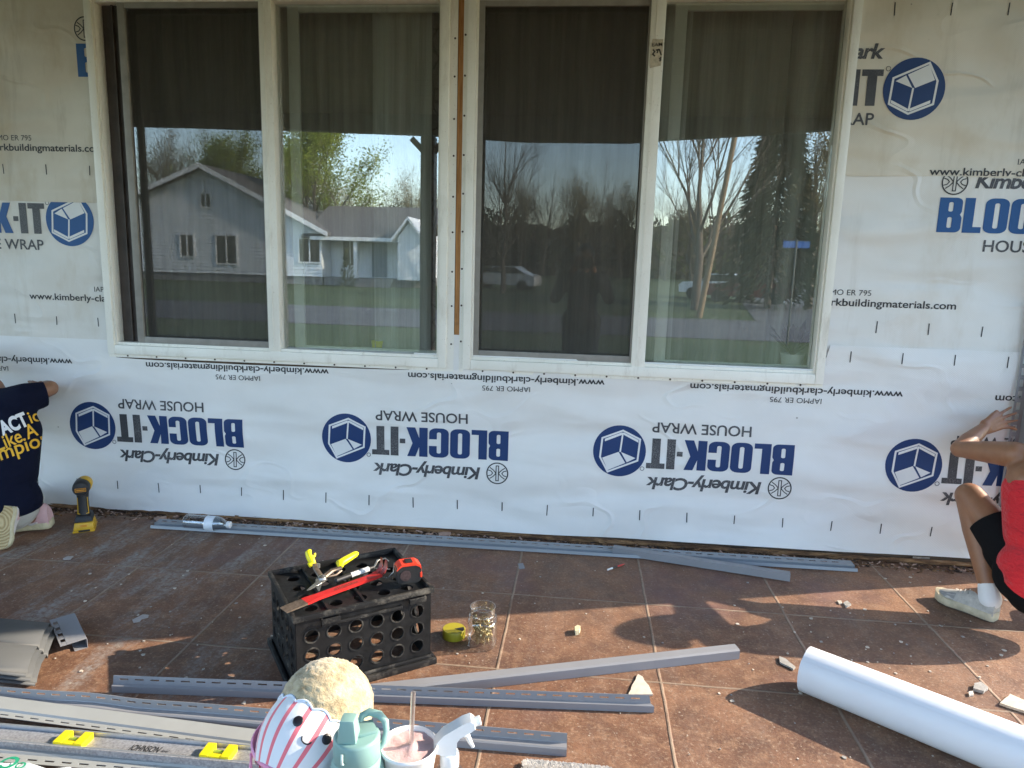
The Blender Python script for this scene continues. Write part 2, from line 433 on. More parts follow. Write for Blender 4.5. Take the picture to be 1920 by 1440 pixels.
# rotten sill beam and crumbled wood along the foot of the wall
def log_rows():
    b = MB(); random.seed(4); rows = []
    for i in range(150):
        x = -3.0 + i*5.25/149
        ring = []
        for k in range(7):
            a = math.pi*k/6; rr = .018 + .014*noise.noise((x*7, k*1.9, 1)) + .008*noise.noise((x*31, k*4.1, 9))
            ring.append(Vector((x, -.010 - rr*math.sin(a)*.75, .012 - .013*math.cos(a) + .004*noise.noise((x*23, 4, 2)))))
        rows.append(ring)
    b.loft(rows, False, closed=False)
    return b
def rot_mat():
    s = NT('rotten wood'); v = s.noise(14, 6, .7, s.map(scale=(.5, 2, 3)))
    c = s.ramp(v, [(.3, (.030, .018, .012)), (.47, (.12, .060, .028)), (.60, (.28, .15, .065)), (.75, (.38, .27, .18))])
    s.set(Base_Color=c, Roughness=.95); s.bump(s.noise(60, 6, .7), .9, .01); return s.m
ROT = rot_mat()
log_rows().build('sill_beam', ROT, house, smooth=50)
b = MB()
b.b2((-.5795, -.006, .96), (-.5560, -.001, 2.6))
def ply():
    s = NT('orange raw wood strip'); v = s.noise(9, 5, .6, s.map(scale=(8, 1, .7), ))
    g = s.noise(3, 3, .5, s.map(scale=(1, 1, 2)))
    c = s.mix(s.ramp(v, [(.35, 0), (.65, 1)]), (.34, .145, .04), (.60, .30, .105))
    c = s.mix(s.ramp(g, [(.60, 0), (.70, .85)]), c, (.09, .035, .012)); s.set(Base_Color=c, Roughness=.7); return s.m
b.build('wood_strip', ply(), house)

# ---- windows
def frame_mat():
    s = NT('aged cream vinyl'); v = s.noise(3, 5, .6); sp = s.noise(170, 3, .6)
    c = s.mix(s.ramp(v, [(.35, 0), (.7, 1)]), (.76, .735, .66), (.86, .84, .77))
    c = s.mix(s.ramp(sp, [(.66, 0), (.72, .6)]), c, (.25, .17, .10))
    c = s.mix(s.ramp(s.noise(11, 5, .7, s.map(scale=(1, 1, .3))), [(.56, 0), (.75, .4)]), c, (.36, .30, .22))
    s.set(Base_Color=c, Roughness=.42); return s.m
FRM = frame_mat()
GREYF = M('grey screen frame', (.24, .225, .20), .5, .15, 20)
DKJ = M('dark brown window track', (.060, .046, .038), .6, .3, 12)
GLASS = clear_mat('window glass', (.90, .93, .91), .15, .004, bump=.05, dust=.035)
def mesh_screen():
    s = NT('insect screen'); t = s.n('BsdfTransparent'); d = s.n('BsdfDiffuse'); d.inputs[0].default_value = (.055, .05, .046, 1)
    mx = s.n('MixShader'); v = s.noise(6, 4, .6, s.map(scale=(3, 1, .4)))
    s.l(s.math('MULTIPLY_ADD', v, .12, .46), mx.inputs[0]); s.l(t.outputs[0], mx.inputs[1]); s.l(d.outputs[0], mx.inputs[2])
    s.l(mx.outputs[0], s.out.inputs[0]); return s.m
SCREEN = mesh_screen()
SCRW = M('rusty screw head', (.07, .05, .04), .6, .3, 40, metal=.5)
b = MB(); b.lathe([(.0045, 0), (.0045, .0012), (.002, .0022)], 10, Matrix.Rotation(R(90), 4, 'X')); screw_me = b.mesh('screw'); screw_me.materials.append(SCRW)
def screw(x, y, z, par):
    o = bpy.data.objects.new('screw', screw_me); COL.objects.link(o); o.location = (x, y, z); o.parent = par
def bars(b, x0, x1, z0, z1, y0, y1, wl_, wr, wb, wt, bev=.003):
    b.b2((x0, y0, z0), (x0+wl_, y1, z1), bev); b.b2((x1-wr, y0, z0), (x1, y1, z1), bev)
    b.b2((x0+wl_, y0+.001, z0), (x1-wr, y1, z0+wb), bev); b.b2((x0+wl_, y0+.001, z1-wt), (x1-wr, y1, z1), bev)
def window(x0, x1, sx0, m0, m1, fe):
    wdw = thing('window', '', 'window'); del wdw['label']; del wdw['category']; wdw.parent = house
    z0, z1 = OZ0, OZ1
    b = MB()
    bars(b, x0-.012, x1+.012, z0-.012, z1+.012, -.030, .060, .036, .036, .044, .050)
    bars(b, x0+.0245, x1-.0245, z0+.0325, z1-.0385, -.020, .05, .009, .009, .014, .014, .002)     # stepped inner bead
    f = b.build('frame', FRM, wdw, smooth=40)
    b = MB()                                                                                        # nailing fin
    bars(b, x0-fe[0], x1+fe[1], z0-.028, z1+.03, -.0145, -.0120, fe[0]-.0115, fe[1]-.0115, .0165, .02, 0)
    fin = b.build('nailing_fin', FRM, wdw)
    k = 0
    for i in range(10):
        zz = z0 + .10 + i*.165
        
        if fe[1] > .02: screw(x1+.034, -.0145, zz + .01*(i % 2), fin)
        if fe[0] > .02: screw(x0-.024, -.0145, zz + .014, fin)
    for i in range(11): screw(x0 + .08 + i*(x1-x0-.16)/10, -.0145, z0-.020, fin)
    b = MB(); b.b2((m0, -.026, z0+.03), (m1, .05, z1-.03), .004); b.b2((m0+.022, -.0285, z0+.034), (m0+.026, -.024, z1-.034)); mu = b.build('mullion', FRM, wdw, smooth=40)
    # dark jamb left of the sliding screen
    if sx0 - (x0+.036) > .03:
        b = MB(); b.b2((x0+.036, .030, z0+.045), (sx0+.004, .055, z1-.05)); b.b2((x0+.085, .018, z0+.045), (x0+.092, .0295, z1-.05)); b.build('track', DKJ, wdw)
    b = MB(); bars(b, sx0, m0+.004, z0+.042, z1-.042, -.012, .010, .034, .012, .034, .034, .002)
    sc = b.build('insect_screen', GREYF, wdw, smooth=40)
    b = MB(); b.face([(sx0+.034, -.001, z0+.076), (m0-.008, -.001, z0+.076), (m0-.008, -.001, z1-.076), (sx0+.034, -.001, z1-.076)])
    b.build('mesh', SCREEN, sc)
    b = MB(); b.b2((m1-.006, .022, z0+.042), (x1-.036, .028, z1-.046)); b.build('glass_pane', GLASS, wdw)
    b = MB(); b.b2((sx0+.012, .040, z0+.046), (m0, .046, z1-.05)); b.build('glass_pane', GLASS, wdw)
    b = MB(); bars(b, m1+.045, x1-.02, z0+.03, z1-.03, .040, .058, .050, .02, .03, .05); b.build('inner_sash', FRM, wdw, smooth=40)
    b = MB(); b.b2((x0, .061, z0-.02), (x1, .30, z0+.022), .004); b.build('inside_sill', M('inside sill paint', (.5, .47, .42), .5), wdw)
    return wdw, mu
w1_, mu1 = window(*OPEN[0], -2.127, -1.464, -1.406, (.016, .046))
w2_, mu2 = window(*OPEN[1], -.500, .232, .293, (.032, .016))
w1_['label'] = 'left window with a slid insect screen and dark empty track'; w2_['label'] = 'right window with a torn sticker on its middle bar'
# torn sticker on the middle bar of the right window
ink = Ink(); Tm = lambda x, y: (x, y)
ink.poly([(-.024, -.085), (.02, -.075), (.024, -.02), (.024, .028), (-.02, .03), (-.026, 0)], 0, Tm)
ink.text('EAM', (-.021, .0), (.022, .002), .014, 1, .03, T=Tm)
for p in ([(-.016,-.012), (-.008,-.02), (-.016,-.03), (-.006,-.038)], [(-.004,-.015), (.006,-.012), (.002,-.026)], [(.010,-.010), (.016,-.026), (.020,-.034)], [(.012,-.05), (.02,-.042)], [(.014,-.058), (.02,-.05)]):
    ink.stroke(p, .006, 1, Tm, lift=.0003)
for v in ink.bm.verts: v.co = Vector((.263 + v.co.x, -.0292 - v.co.z, 2.205 + v.co.y))
me = bpy.data.meshes.new('sticker'); ink.bm.normal_update(); ink.bm.to_mesh(me)
for p in me.polygons: pass
link('sticker', me, [M('yellowed sticker paper', (.50, .44, .34), .7, .25, 60), M('black print', (.03, .028, .026), .7)], w2_)

# ---- curtains and things on the inside sills
def sheer(name, col, tr):
    s = NT(name); t = s.n('BsdfTransparent'); d = s.n('BsdfDiffuse'); mx = s.n('MixShader')
    v = s.noise(5, 4, .6, s.map(scale=(2, 2, .3)))
    s.l(s.mix(v, tuple(c*.75 for c in col), col), d.inputs[0]); s.l(s.ramp(s.noise(9, 4, .65, s.map(scale=(2.2, 0, .06))), [(.36, max(.1, .62-tr)), (.60, 1-tr)]), mx.inputs[0])  # fold shading put into the cloth as vertical streaks of opacity
    s.l(t.outputs[0], mx.inputs[1]); s.l(d.outputs[0], mx.inputs[2]); s.l(mx.outputs[0], s.out.inputs[0]); return s.m
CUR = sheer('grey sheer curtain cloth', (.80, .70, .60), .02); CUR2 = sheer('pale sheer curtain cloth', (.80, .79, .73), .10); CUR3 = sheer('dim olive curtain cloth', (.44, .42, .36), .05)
def curtain(x0, x1, y, mat, label, seed, amp=.03, freq=38, gather=0.0):
    b = MB(); nx, nz = 150, 14; rows = []
    for j in range(nz+1):
        z = .86 + (2.50-.86)*j/nz; row = []
        for i in range(nx+1):
            t = i/nx; x = x0 + (x1-x0)*t + gather*(1-j/nz)*math.sin(t*7+seed)
            ph = x*freq + 1.5*noise.noise((x*3, z*.6, seed))*3
            row.append(Vector((x, y + amp*math.sin(ph)*(.55+.45*noise.noise((x*2.5, z*.5, seed+3))) + .02*noise.noise((x*9, z*2, seed)), z)))
        rows.append(row)
    b.loft(rows, False, closed=False)
    o = b.build('curtain', mat, None, smooth=80); tag(o, label, 'curtain'); return o
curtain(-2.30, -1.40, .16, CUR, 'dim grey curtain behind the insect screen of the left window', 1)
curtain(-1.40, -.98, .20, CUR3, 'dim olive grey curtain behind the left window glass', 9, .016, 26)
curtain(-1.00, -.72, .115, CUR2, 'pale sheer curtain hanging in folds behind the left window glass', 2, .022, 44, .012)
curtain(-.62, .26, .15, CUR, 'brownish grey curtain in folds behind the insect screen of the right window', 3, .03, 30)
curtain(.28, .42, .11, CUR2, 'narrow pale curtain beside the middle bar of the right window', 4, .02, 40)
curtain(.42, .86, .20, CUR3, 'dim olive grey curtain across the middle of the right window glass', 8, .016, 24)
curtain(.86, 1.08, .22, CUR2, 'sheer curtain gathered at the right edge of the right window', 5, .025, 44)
def drape_mat():
    s = NT('patterned dark drape'); vo = s.n('TexVoronoi', feature='DISTANCE_TO_EDGE'); vo.inputs['Scale'].default_value = 11
    s.l(s.map(scale=(1, .2, 1)), vo.inputs['Vector'])
    s.set(Base_Color=s.mix(s.ramp(vo.outputs['Distance'], [(.02, 1), (.05, 0)]), (.10, .098, .092), (.035, .035, .035)), Roughness=.9); return s.m
curtain(-.80, -.60, .17, drape_mat(), 'dark drape with a geometric line pattern at the right end of the left window', 6, .012, 26)
# yellow cup on the left sill
p = Vector((-.985, .14, OZ0+.022)); cup = thing('cup', 'small yellow cup on the inside sill of the left window', 'cup', p)
b = MB(); b.lathe([(.024, 0), (.027, .03), (.031, .062), (.029, .062), (.025, .004)], 20); b.build('body', M('yellow plastic', (.80, .68, .05), .4), cup, smooth=50)
p = Vector((-.90, .15, OZ0+.022)); cup = thing('cup', 'pale yellow glass beside the small yellow cup on the sill', 'cup', p)
b = MB(); b.lathe([(.018, 0), (.02, .06), (.019, .06), (.017, .004)], 16); b.build('body', M('pale yellow plastic', (.55, .52, .22), .4), cup, smooth=50)
# potted plant on the right sill
p = Vector((.972, .118, OZ0+.022)); pot = thing('potted_plant', 'small dark leafy plant in a white pot on the sill of the right window', 'plant', p)
b = MB(); b.lathe([(.040, 0), (.046, .04), (.053, .082), (.049, .082), (.046, .070)], 24); b.lathe([(.044, .07), (.001, .0701)], 20); b.build('pot', M('white glazed pot', (.86, .85, .82), .35), pot, smooth=50)
b = MB(); random.seed(8)
for i in range(26):
    a = random.uniform(0, 6.28); l = random.uniform(.05, .15); e = random.uniform(.5, 1.4)
    d = Vector((math.cos(a)*math.cos(e), math.sin(a)*math.cos(e), math.sin(e))); s_ = d.cross(Vector((0, 0, 1))).normalized()
    q = Vector((0, 0, .075)) + d*l*.6; b.tube([(0, 0, .07), q*.6 + Vector((0, 0, .03)), q], .0015, 4)
    for k in range(3):
        c = q + d*.02*k; wv = random.uniform(.010, .018); b.face([c - s_*wv*.2, c + d*.02 + s_*wv, c + d*.05, c + d*.02 - s_*wv])
b.build('leaves', M('dark plant leaves', (.025, .05, .02), .5, .4, 30), pot)

# ================================================================== HOUSE WRAP with its printing
def wrap_mat(name, ca, cb, stain, weave=.25, grime=1.0):
    s = NT(name); c = s.mix(s.ramp(s.noise(1.6, 5, .6), [(.35, 0), (.65, 1)]), ca, cb)
    if stain:
        st = s.ramp(s.noise(2.1, 6, .65, s.map(scale=(1.7, 1, .8), loc=(stain*3, 0, 0))), [(.50, 0), (.72, .75*grime)])
        c = s.mix(st, c, (.46, .36, .22))
        st2 = s.ramp(s.noise(3.2, 5, .7, s.map(scale=(2.6, 1, .35), loc=(0, 0, stain*5))), [(.56, 0), (.72, .5*grime)])
        c = s.mix(st2, c, (.36, .30, .22))
        dr = s.ramp(s.noise(7, 6, .75, s.map(loc=(stain, 2, 4))), [(.66, 0), (.76, .6*grime)])
        c = s.mix(dr, c, (.22, .17, .12))
    # tiny staple and dirt marks
    vo = s.n('TexVoronoi'); vo.inputs['Scale'].default_value = 7; s.l(s.map(scale=(1, 0, 1)), vo.inputs['Vector'])
    g = s.n('SeparateColor'); s.l(vo.outputs['Color'], g.inputs[0])
    spk = s.math('MULTIPLY', s.ramp(vo.outputs['Distance'], [(.022, 1), (.035, 0)]), s.ramp(g.outputs[0], [(.72, 0), (.74, .7)]))
    c = s.mix(spk, c, (.2, .17, .14))
    wv = s.n('TexWave', wave_type='BANDS', bands_direction='DIAGONAL'); wv.inputs['Scale'].default_value = 90; wv.inputs['Distortion'].default_value = 0
    s.l(s.co(), wv.inputs['Vector'])
    h = s.math('ADD', s.math('MULTIPLY', s.noise(2.3, 1.5, .4, s.map(scale=(.8, 1, 2.4), rot=(0, R(-16), 0)), .3), 8), s.math('MULTIPLY', wv.outputs[0], .06*weave/.25))
    h = s.math('ADD', h, s.math('MULTIPLY', s.noise(16, 3, .5), .10))
    cr = s.math('ABSOLUTE', s.math('SUBTRACT', s.noise(1.7, 2, .45, s.map(scale=(1, 1, 1.6), rot=(0, R(28), 0), loc=(4, 0, 2))), .5))
    cm = s.ramp(s.noise(2.2, 2, .5, s.map(loc=(9, 1, 5))), [(.48, 0), (.62, 1)])
    h = s.math('ADD', h, s.math('MULTIPLY', s.math('MULTIPLY', s.ramp(cr, [(0, 1), (.022, 0)]), cm), .55))
    s.set(Base_Color=c, Roughness=.62); s.b.inputs['Specular IOR Level'].default_value = .3
    s.bump(h, .75, .011); return s.m
def print_mat(name, ca, cb, amt):
    s = NT(name); sp = s.ramp(s.noise(380, 2, .5), [(.5, 0), (.66, amt)])
    big = s.ramp(s.noise(6, 3), [(.35, 0), (.7, 1)])
    s.set(Base_Color=s.mix(s.math('MULTIPLY', sp, big), ca, cb), Roughness=.6); return s.m
INK_BLUE = print_mat('blue print', (.003, .030, .125), (.06, .12, .26), .10)
INK_BLUE2 = print_mat('lighter blue print', (.003, .070, .235), (.06, .16, .34), .15)
INK_GREY = print_mat('dark grey print', (.040, .040, .046), (.36, .36, .37), .75)
INK_BLACK = print_mat('black ink print', (.018, .018, .020), (.2, .2, .2), .3)
INK_WHITE = M('wrap white in logo', (.70, .70, .70), .6, .04)

HEX = [(-.70,.34), (.41,.83), (.726,.257), (.669,-.486), (-.10,-.80), (-.76,-.486)]
def print_emblem(k, T, ph):
    k.disc((0, 0), .121, 0, T, 48)
    r = .121
    S_ = lambda pts: [(x*r, y*r) for x, y in pts]
    k.stroke(S_(HEX), .0085, 3, T, True, .0004)
    k.poly(S_([(-.62,.245), (-.30,.43), (-.06,.03)]), 3, T, .0004)
    k.poly(S_([(-.245,.455), (.41,.77), (.64,.285), (.03,.03)]), 3, T, .0004)
    k.stroke(S_([(-.03,.03), (-.10,-.72)]), .0075, 3, T, False, .0004)
    k.poly(S_([(-.70,-.36), (-.13,-.64), (-.13,-.73), (-.70,-.46)]), 3, T, .0004)
    k.poly(S_([(-.06,-.63), (.57,-.36), (.57,-.46), (-.06,-.73)]), 3, T, .0004)
def print_title(k, T, ph):
    k.heavy('BLOCK-IT', -.781, -.067, .656, .142, (0, 0, 0, 0, 0, 1, 1, 1), T)
    k.stroke([(-.108 + .009*math.cos(a*.52), .078 + .009*math.sin(a*.52)) for a in range(12)], .0025, 1, T, True)
    k.text('HOUSE WRAP', (-.586, -.142), (-.144, -.142), .047, 1, .014, T=T)
def print_maker(k, T, ph):
    k.text('Kimberly-Clark', (-.65, .116), (-.13, .118), .057, 1, .028, .18, .92, T=T)
    c = (-.732, .138); rr = .050
    k.stroke([(c[0]+rr*math.cos(a*math.pi/16), c[1]+rr*math.sin(a*math.pi/16)) for a in range(32)], .0055, 2, T, True)
    k.stroke([(c[0]-.006, c[1]+.036), (c[0]+.006, c[1]+.036), (c[0]+.006, c[1]-.036), (c[0]-.006, c[1]-.036)], .0042, 2, T, True)
    for sg in (-1, 1):
        k.stroke([(c[0]+sg*.036, c[1]+.027), (c[0]+sg*.020, c[1]+.016), (c[0]+sg*.008, c[1]+.003), (c[0]+sg*.008, c[1]-.003), (c[0]+sg*.020, c[1]-.016), (c[0]+sg*.036, c[1]-.027)], .0042, 2, T)
        k.stroke([(c[0]+sg*.044, c[1]+.014), (c[0]+sg*.030, c[1]+.010), (c[0]+sg*.022, c[1]), (c[0]+sg*.030, c[1]-.010), (c[0]+sg*.044, c[1]-.014)], .0042, 2, T)
def print_address(k, T, www_ph):
    a, zb = www_ph
    k.text('www.kimberly-clarkbuildingmaterials.com', (a, zb), (a+.915, zb), .031, 2, .016, T=T)
    k.text('IAPMO ER 795', (a+.34, zb+.046), (a+.562, zb+.046), .0235, 2, .0, T=T)
PRINTS = (('emblem', print_emblem), ('title_lettering', print_title), ('maker_lettering', print_maker), ('address_lettering', print_address))
def disp(x, z, seed, amp):
    v = .5*noise.noise((x*1.1, z*2.6, seed)) + .35*noise.noise(((x+z*1.6)*2.2, (z-x*.18)*6, seed+5)) + .15*noise.noise((x*6, z*5, seed+8))
    return max(0.0, amp*(.45+v))
def wrap(label, x0, x1, zb, zt, base, mat, seed, amp, discs, rot, ph, blue, ticks=True, clipz=None, ang=0.0):
    """a sheet between bottom and top curves; discs = (x, z) of one printed emblem, pattern repeats every 1.2985 m"""
    nx = int((x1-x0)/.025); nz = 44; b = MB(); rows = []
    off = lambda x, z: -(base + disp(x, z, seed, amp) + (.012*max(0, 1-z/.16)**2 if base < .004 else 0))
    for i in range(nx+1):
        x = x0 + (x1-x0)*i/nx; a, c = zb(x), zt(x)
        rows.append([Vector((x, off(x, a+(c-a)*j/nz), a + (c-a)*j/nz)) for j in range(nz+1)])
    b.loft(rows, False, closed=False)
    o = b.build('house_wrap', mat, None, smooth=80); tag(o, label, 'house wrap', 'house wrap sheets on the front wall')
    sg = -1 if rot else 1; z0c, z1c = clipz
    mats = [blue, INK_GREY, INK_BLACK, INK_WHITE, INK_BLACK]
    def lay(k, name):
        k.clip((x0+.004, 0), (-1, 0)); k.clip((x1-.004, 0), (1, 0)); k.clip((0, z0c), (0, -1)); k.clip((0, z1c), (0, 1)); k.grid(.03)
        bmesh.ops.delete(k.bm, geom=[f for f in k.bm.faces if f.calc_center_median().y > zt(f.calc_center_median().x)-.004], context='FACES')
        if not k.bm.faces: k.bm.free(); return
        for v in k.bm.verts:
            x, z = v.co.x, v.co.y; v.co = Vector((x, off(x, z) - .0013 - v.co.z, z))
        bmesh.ops.recalc_face_normals(k.bm, faces=k.bm.faces)
        me = bpy.data.meshes.new(name); k.bm.to_mesh(me); k.bm.free(); link(name, me, mats, o)
    for n_ in range(-2, 5):
        cx, cz = discs[0] + n_*1.2985, discs[1] + n_*ang*1.2985
        if cx < x0-1.6 or cx > x1+1.6: continue
        T = lambda x, y, cx=cx, cz=cz: (cx + sg*x, cz + sg*y + ang*sg*x)
        for name, fn in PRINTS:
            k = Ink(); fn(k, T, ph); lay(k, name)
        for t in range(6):
            for zz, hh in ((.305, .026), (-.475, .026)):
                xx = -.11 + t*.2164
                k = Ink(); k.stroke([(xx, zz-hh), (xx+.002*random.uniform(-1, 1), zz+hh*random.uniform(.6, 1))], .0045, 4, T); lay(k, 'cutting_mark')
    return o
random.seed(3)
W_NEW = wrap_mat('fresh white house wrap', (.73, .72, .70), (.80, .785, .76), 0)
W_OLD_L = wrap_mat('stained old house wrap', (.56, .50, .41), (.68, .63, .54), 1.0)
W_OLD_LB = wrap_mat('water marked house wrap', (.66, .63, .575), (.76, .735, .69), 2.3, .25, .6)
W_OLD_R = wrap_mat('dusty old house wrap', (.62, .57, .475), (.71, .655, .56), 3.7, .15, .6)
W_OLD_RB = wrap_mat('faded house wrap', (.70, .685, .65), (.77, .755, .725), 5.1, .15, .35)
def low_top(x):
    if -2.25 < x < -.78: return .793 - .010*math.sin(math.pi*((x+2.25)/1.47)**.8)**.6
    return .875 if x < 1.085 else .985
wrap('new white house wrap sheet printed upside down, hung below the windows down to the tiles', -3.2, 2.295,
     lambda x: .027 + .0070*(x+.5) + .004*noise.noise((x*2, 0, 3)), low_top, .003, W_NEW, 11, .017, (-2.394, .442), True, (-1.215, -.330), INK_BLUE, clipz=(.034, .97), ang=.005)
wrap('stained old house wrap high on the wall left of the windows', -3.2, -2.262, lambda x: 1.522+.004*noise.noise((x*3, 1, 1)), lambda x: 2.72, .0085, W_OLD_L, 21, .004, (-1.553, 2.147), False, (-1.60, -.395), INK_BLUE2, clipz=(1.53, 2.7))
wrap('water marked house wrap low on the wall left of the windows', -3.2, -2.262, lambda x: .840+.005*noise.noise((x*4, 1, 7)), lambda x: 1.56, .005, W_OLD_LB, 31, .004, (-2.434, 1.439), False, (-1.54, -.379), INK_BLUE2, clipz=(.85, 1.55))
wrap('dusty old house wrap high on the wall right of the windows', 1.062, 2.295, lambda x: 1.703+.004*noise.noise((x*3, 1, 2)), lambda x: 2.72, .0095, W_OLD_R, 41, .004, (1.311, 2.047), False, (-1.197, -.338), INK_BLUE, clipz=(1.709, 2.7))
wrap('pale house wrap with big blue letters right of the windows', 1.062, 2.295, lambda x: .937+.004*noise.noise((x*3, 1, 5)), lambda x: 1.74, .006, W_OLD_RB, 51, .004, (2.251-1.2985, 1.545), False, (-1.575, -.388), INK_BLUE2, clipz=(.945, 1.735))
b = MB(); rows = [[Vector((x, -.0125-.002*abs(math.sin(z*9)), z)) for z in (.80, .86, .92, .966)] for x in (-.612, -.585, -.56, -.530)]
b.loft(rows, False, closed=False); tag(b.build('flashing_tape', W_NEW, None, smooth=60), 'short white flashing tape between the two windows below the bare wood strip', 'tape')

# ================================================================== ACROSS THE STREET (seen mirrored in the panes)
def bark(name, c): return M(name, c, .9, .35, 30, bump=.6, bscale=50)
BARK = bark('grey brown bark', (.11, .088, .07))
def tree_parts(seed, h, levels, spread, trunk_r, lean=(0, 0), leaf=None, fork=.32):
    rnd = random.Random(seed); tb = MB(); cb = MB(); tips = []
    def grow(p, d, l, r, lv):
        pts = [p]; q = p.copy(); dd = d.copy(); seg = 4 if lv < 2 else 3
        for i in range(seg):
            dd = (dd + Vector((rnd.uniform(-.16, .16), rnd.uniform(-.16, .16), rnd.uniform(-.05, .12)))).normalized(); q = q + dd*l/seg; pts.append(q.copy())
        rs = [r*(1-.45*i/seg) for i in range(seg+1)]
        (tb if lv == 0 else cb).tube(pts, rs, 8 if lv == 0 else (5 if lv < 3 else 3), caps=False)
        if lv >= levels: tips.extend(pts[1:]); return
        nb = rnd.randint(3, 4) if lv else rnd.randint(4, 6)
        for k in range(nb):
            i = rnd.randint(2 if lv == 0 else 1, seg); a = rnd.uniform(0, 6.283); s_ = rnd.uniform(.35, .8)*spread
            side = dd.orthogonal().normalized(); side = Matrix.Rotation(a, 3, dd) @ side
            nd = (dd*(1-s_*.4) + side*s_ + Vector((0, 0, .25))).normalized()
            grow(pts[i], nd, l*rnd.uniform(.55, .82), rs[i]*rnd.uniform(.5, .68), lv+1)
        grow(pts[-1], dd, l*.75, rs[-1]*.85, lv+1)
    grow(Vector((0, 0, 0)), Vector((lean[0], lean[1], 1)).normalized(), h*fork, trunk_r, 0)
    tm = tb.mesh('trunk', 60); tm.materials.append(BARK); cm = cb.mesh('branches'); cm.materials.append(BARK); lm = None
    if leaf:
        lb = MB()
        for t in tips:
            for k in range(leaf[1]):
                c = t + Vector((rnd.gauss(0, .35), rnd.gauss(0, .35), rnd.gauss(0, .3))); a = Vector((rnd.uniform(-1, 1), rnd.uniform(-1, 1), rnd.uniform(-.6, .6))).normalized(); e = a.orthogonal().normalized()
                z_ = leaf[2]*rnd.uniform(.6, 1.3); lb.face([c-a*z_, c+e*z_*.5, c+a*z_, c-e*z_*.5])
        lm = lb.mesh('leaves'); lm.materials.append(leaf[0])
    return tm, cm, lm
def place_tree(parts, name, label, x, y, rz=0.0, sc=1.0, group=None):
    t = thing(name, label, 'tree', (x, y, GZ-.05), rz, group); t.scale = (sc, sc, sc)
    for nm, me in zip(('trunk', 'branches', 'leaves'), parts):
        if me: o = bpy.data.objects.new(nm, me); COL.objects.link(o); o.parent = t
    return t
def leaf_mat(name, c, tr=.45):
    s = NT(name); v = s.noise(1.2, 3); col = s.mix(s.ramp(v, [(.35, 0), (.65, 1)]), tuple(x*.55 for x in c), tuple(x*1.25 for x in c))
    d = s.n('BsdfDiffuse'); t = s.n('BsdfTranslucent'); mx = s.n('MixShader'); mx.inputs[0].default_value = tr
    s.l(col, d.inputs[0]); s.l(col, t.inputs[0]); s.l(d.outputs[0], mx.inputs[1]); s.l(t.outputs[0], mx.inputs[2]); s.l(mx.outputs[0], s.out.inputs[0]); return s.m
LEAFY = leaf_mat('spring leaves', (.34, .40, .08)); BUDS = leaf_mat('early buds', (.30, .25, .13), .3)
p = mir(640, 400, 47); leafy = tree_parts(5, 14, 4, .8, .30, leaf=(LEAFY, 22, .085)); place_tree(leafy, 'leafy_tree', 'tall tree in pale green spring leaf behind the white bungalow across the street', p.x-2.0, -47)
place_tree(leafy, 'leafy_tree', 'green leafing tree rising over the left gable of the white bungalow', mir(440, 400, 50).x, -52, 2.0, .85)
bare = tree_parts(12, 15, 5, .85, .21, (.06, 0), fork=.30); bare2 = tree_parts(17, 13, 4, .8, .24, leaf=(BUDS, 6, .07))
place_tree(bare, 'bare_tree', 'big bare tree leaning beside the road, mirrored in the right window', mir(1312, 560, 26).x, -27, 1.0, .95)
place_tree(bare2, 'bare_tree', 'thin bare tree at the right edge of the mirrored street', mir(1530, 560, 30).x, -31, .4, .8)
place_tree(bare2, 'bare_tree', 'bare tree beyond the porch of the white bungalow', mir(760, 500, 55).x, -56, 3.0, .75)
place_tree(bare, 'bare_tree', 'dim bare tree mirrored in the left part of the right window screen', mir(940, 500, 36).x, -37, 4.2, .8)
place_tree(bare2, 'bare_tree', 'budding tree behind the left roof slope of the white bungalow', mir(270, 400, 52).x, -56, 1.1, 1.0)
place_tree(bare, 'bare_tree', 'bare tree filling the sky over the ridge of the white bungalow', mir(350, 400, 54).x, -60, 5.0, 1.05)
place_tree(bare2, 'bare_tree', 'budding tree behind the right roof slope of the white bungalow', mir(470, 400, 56).x, -64, 2.6, 1.0)
G = 'bare trees at the end of the side street'
rnd = random.Random(2)
for i in range(26):
    x = -42 + i*3.6 + rnd.uniform(-1.5, 1.5); y = -72 - rnd.uniform(0, 22)
    place_tree((bare, bare2)[i % 2], 'bare_tree', 'distant bare tree in the row closing the view across the street', x, y, rnd.uniform(0, 6), rnd.uniform(.7, 1.05), G)
# the wooded end of the view reads as one mass
b = MB(); rnd = random.Random(77); b.mi = 0
b.loft([[Vector((x, -106, GZ-1)), Vector((x, -92, GZ-1)), Vector((x, -95, GZ+h_*.7)), Vector((x, -98, GZ+h_)), Vector((x, -103, GZ+h_*.6))] for x, h_ in [(-72+i*1.5, 6.6 + 2.2*noise.noise((i*.15, 2, 1)) + 1.6*noise.noise((i*.5, 5, 1)) + .8*noise.noise((i*1.7, 3, 8))) for i in range(99)]])
for i in range(22000):
    x = rnd.uniform(-70, 75); top = 7.5 + 3.5*noise.noise((x*.10, 2, 1)) + 2.5*noise.noise((x*.35, 5, 1)); z = GZ + top*rnd.random()**1.25; y = -98 + rnd.uniform(-8, 8)
    a = Vector((rnd.uniform(-1, 1), rnd.uniform(-.5, .5), rnd.uniform(-1, 1))).normalized(); e = a.orthogonal().normalized(); s_ = rnd.uniform(.25, .65); c = Vector((x, y, z))
    b.mi = rnd.choice((0, 0, 1)); f = b.face([c-a*s_, c+e*s_*.5, c+a*s_, c-e*s_*.5])
o = b.build('far_woods', [leaf_mat('far twigs', (.12, .10, .075), .2), leaf_mat('far young leaves', (.17, .19, .07), .3)], None, recalc=False); o['kind'] = 'stuff'
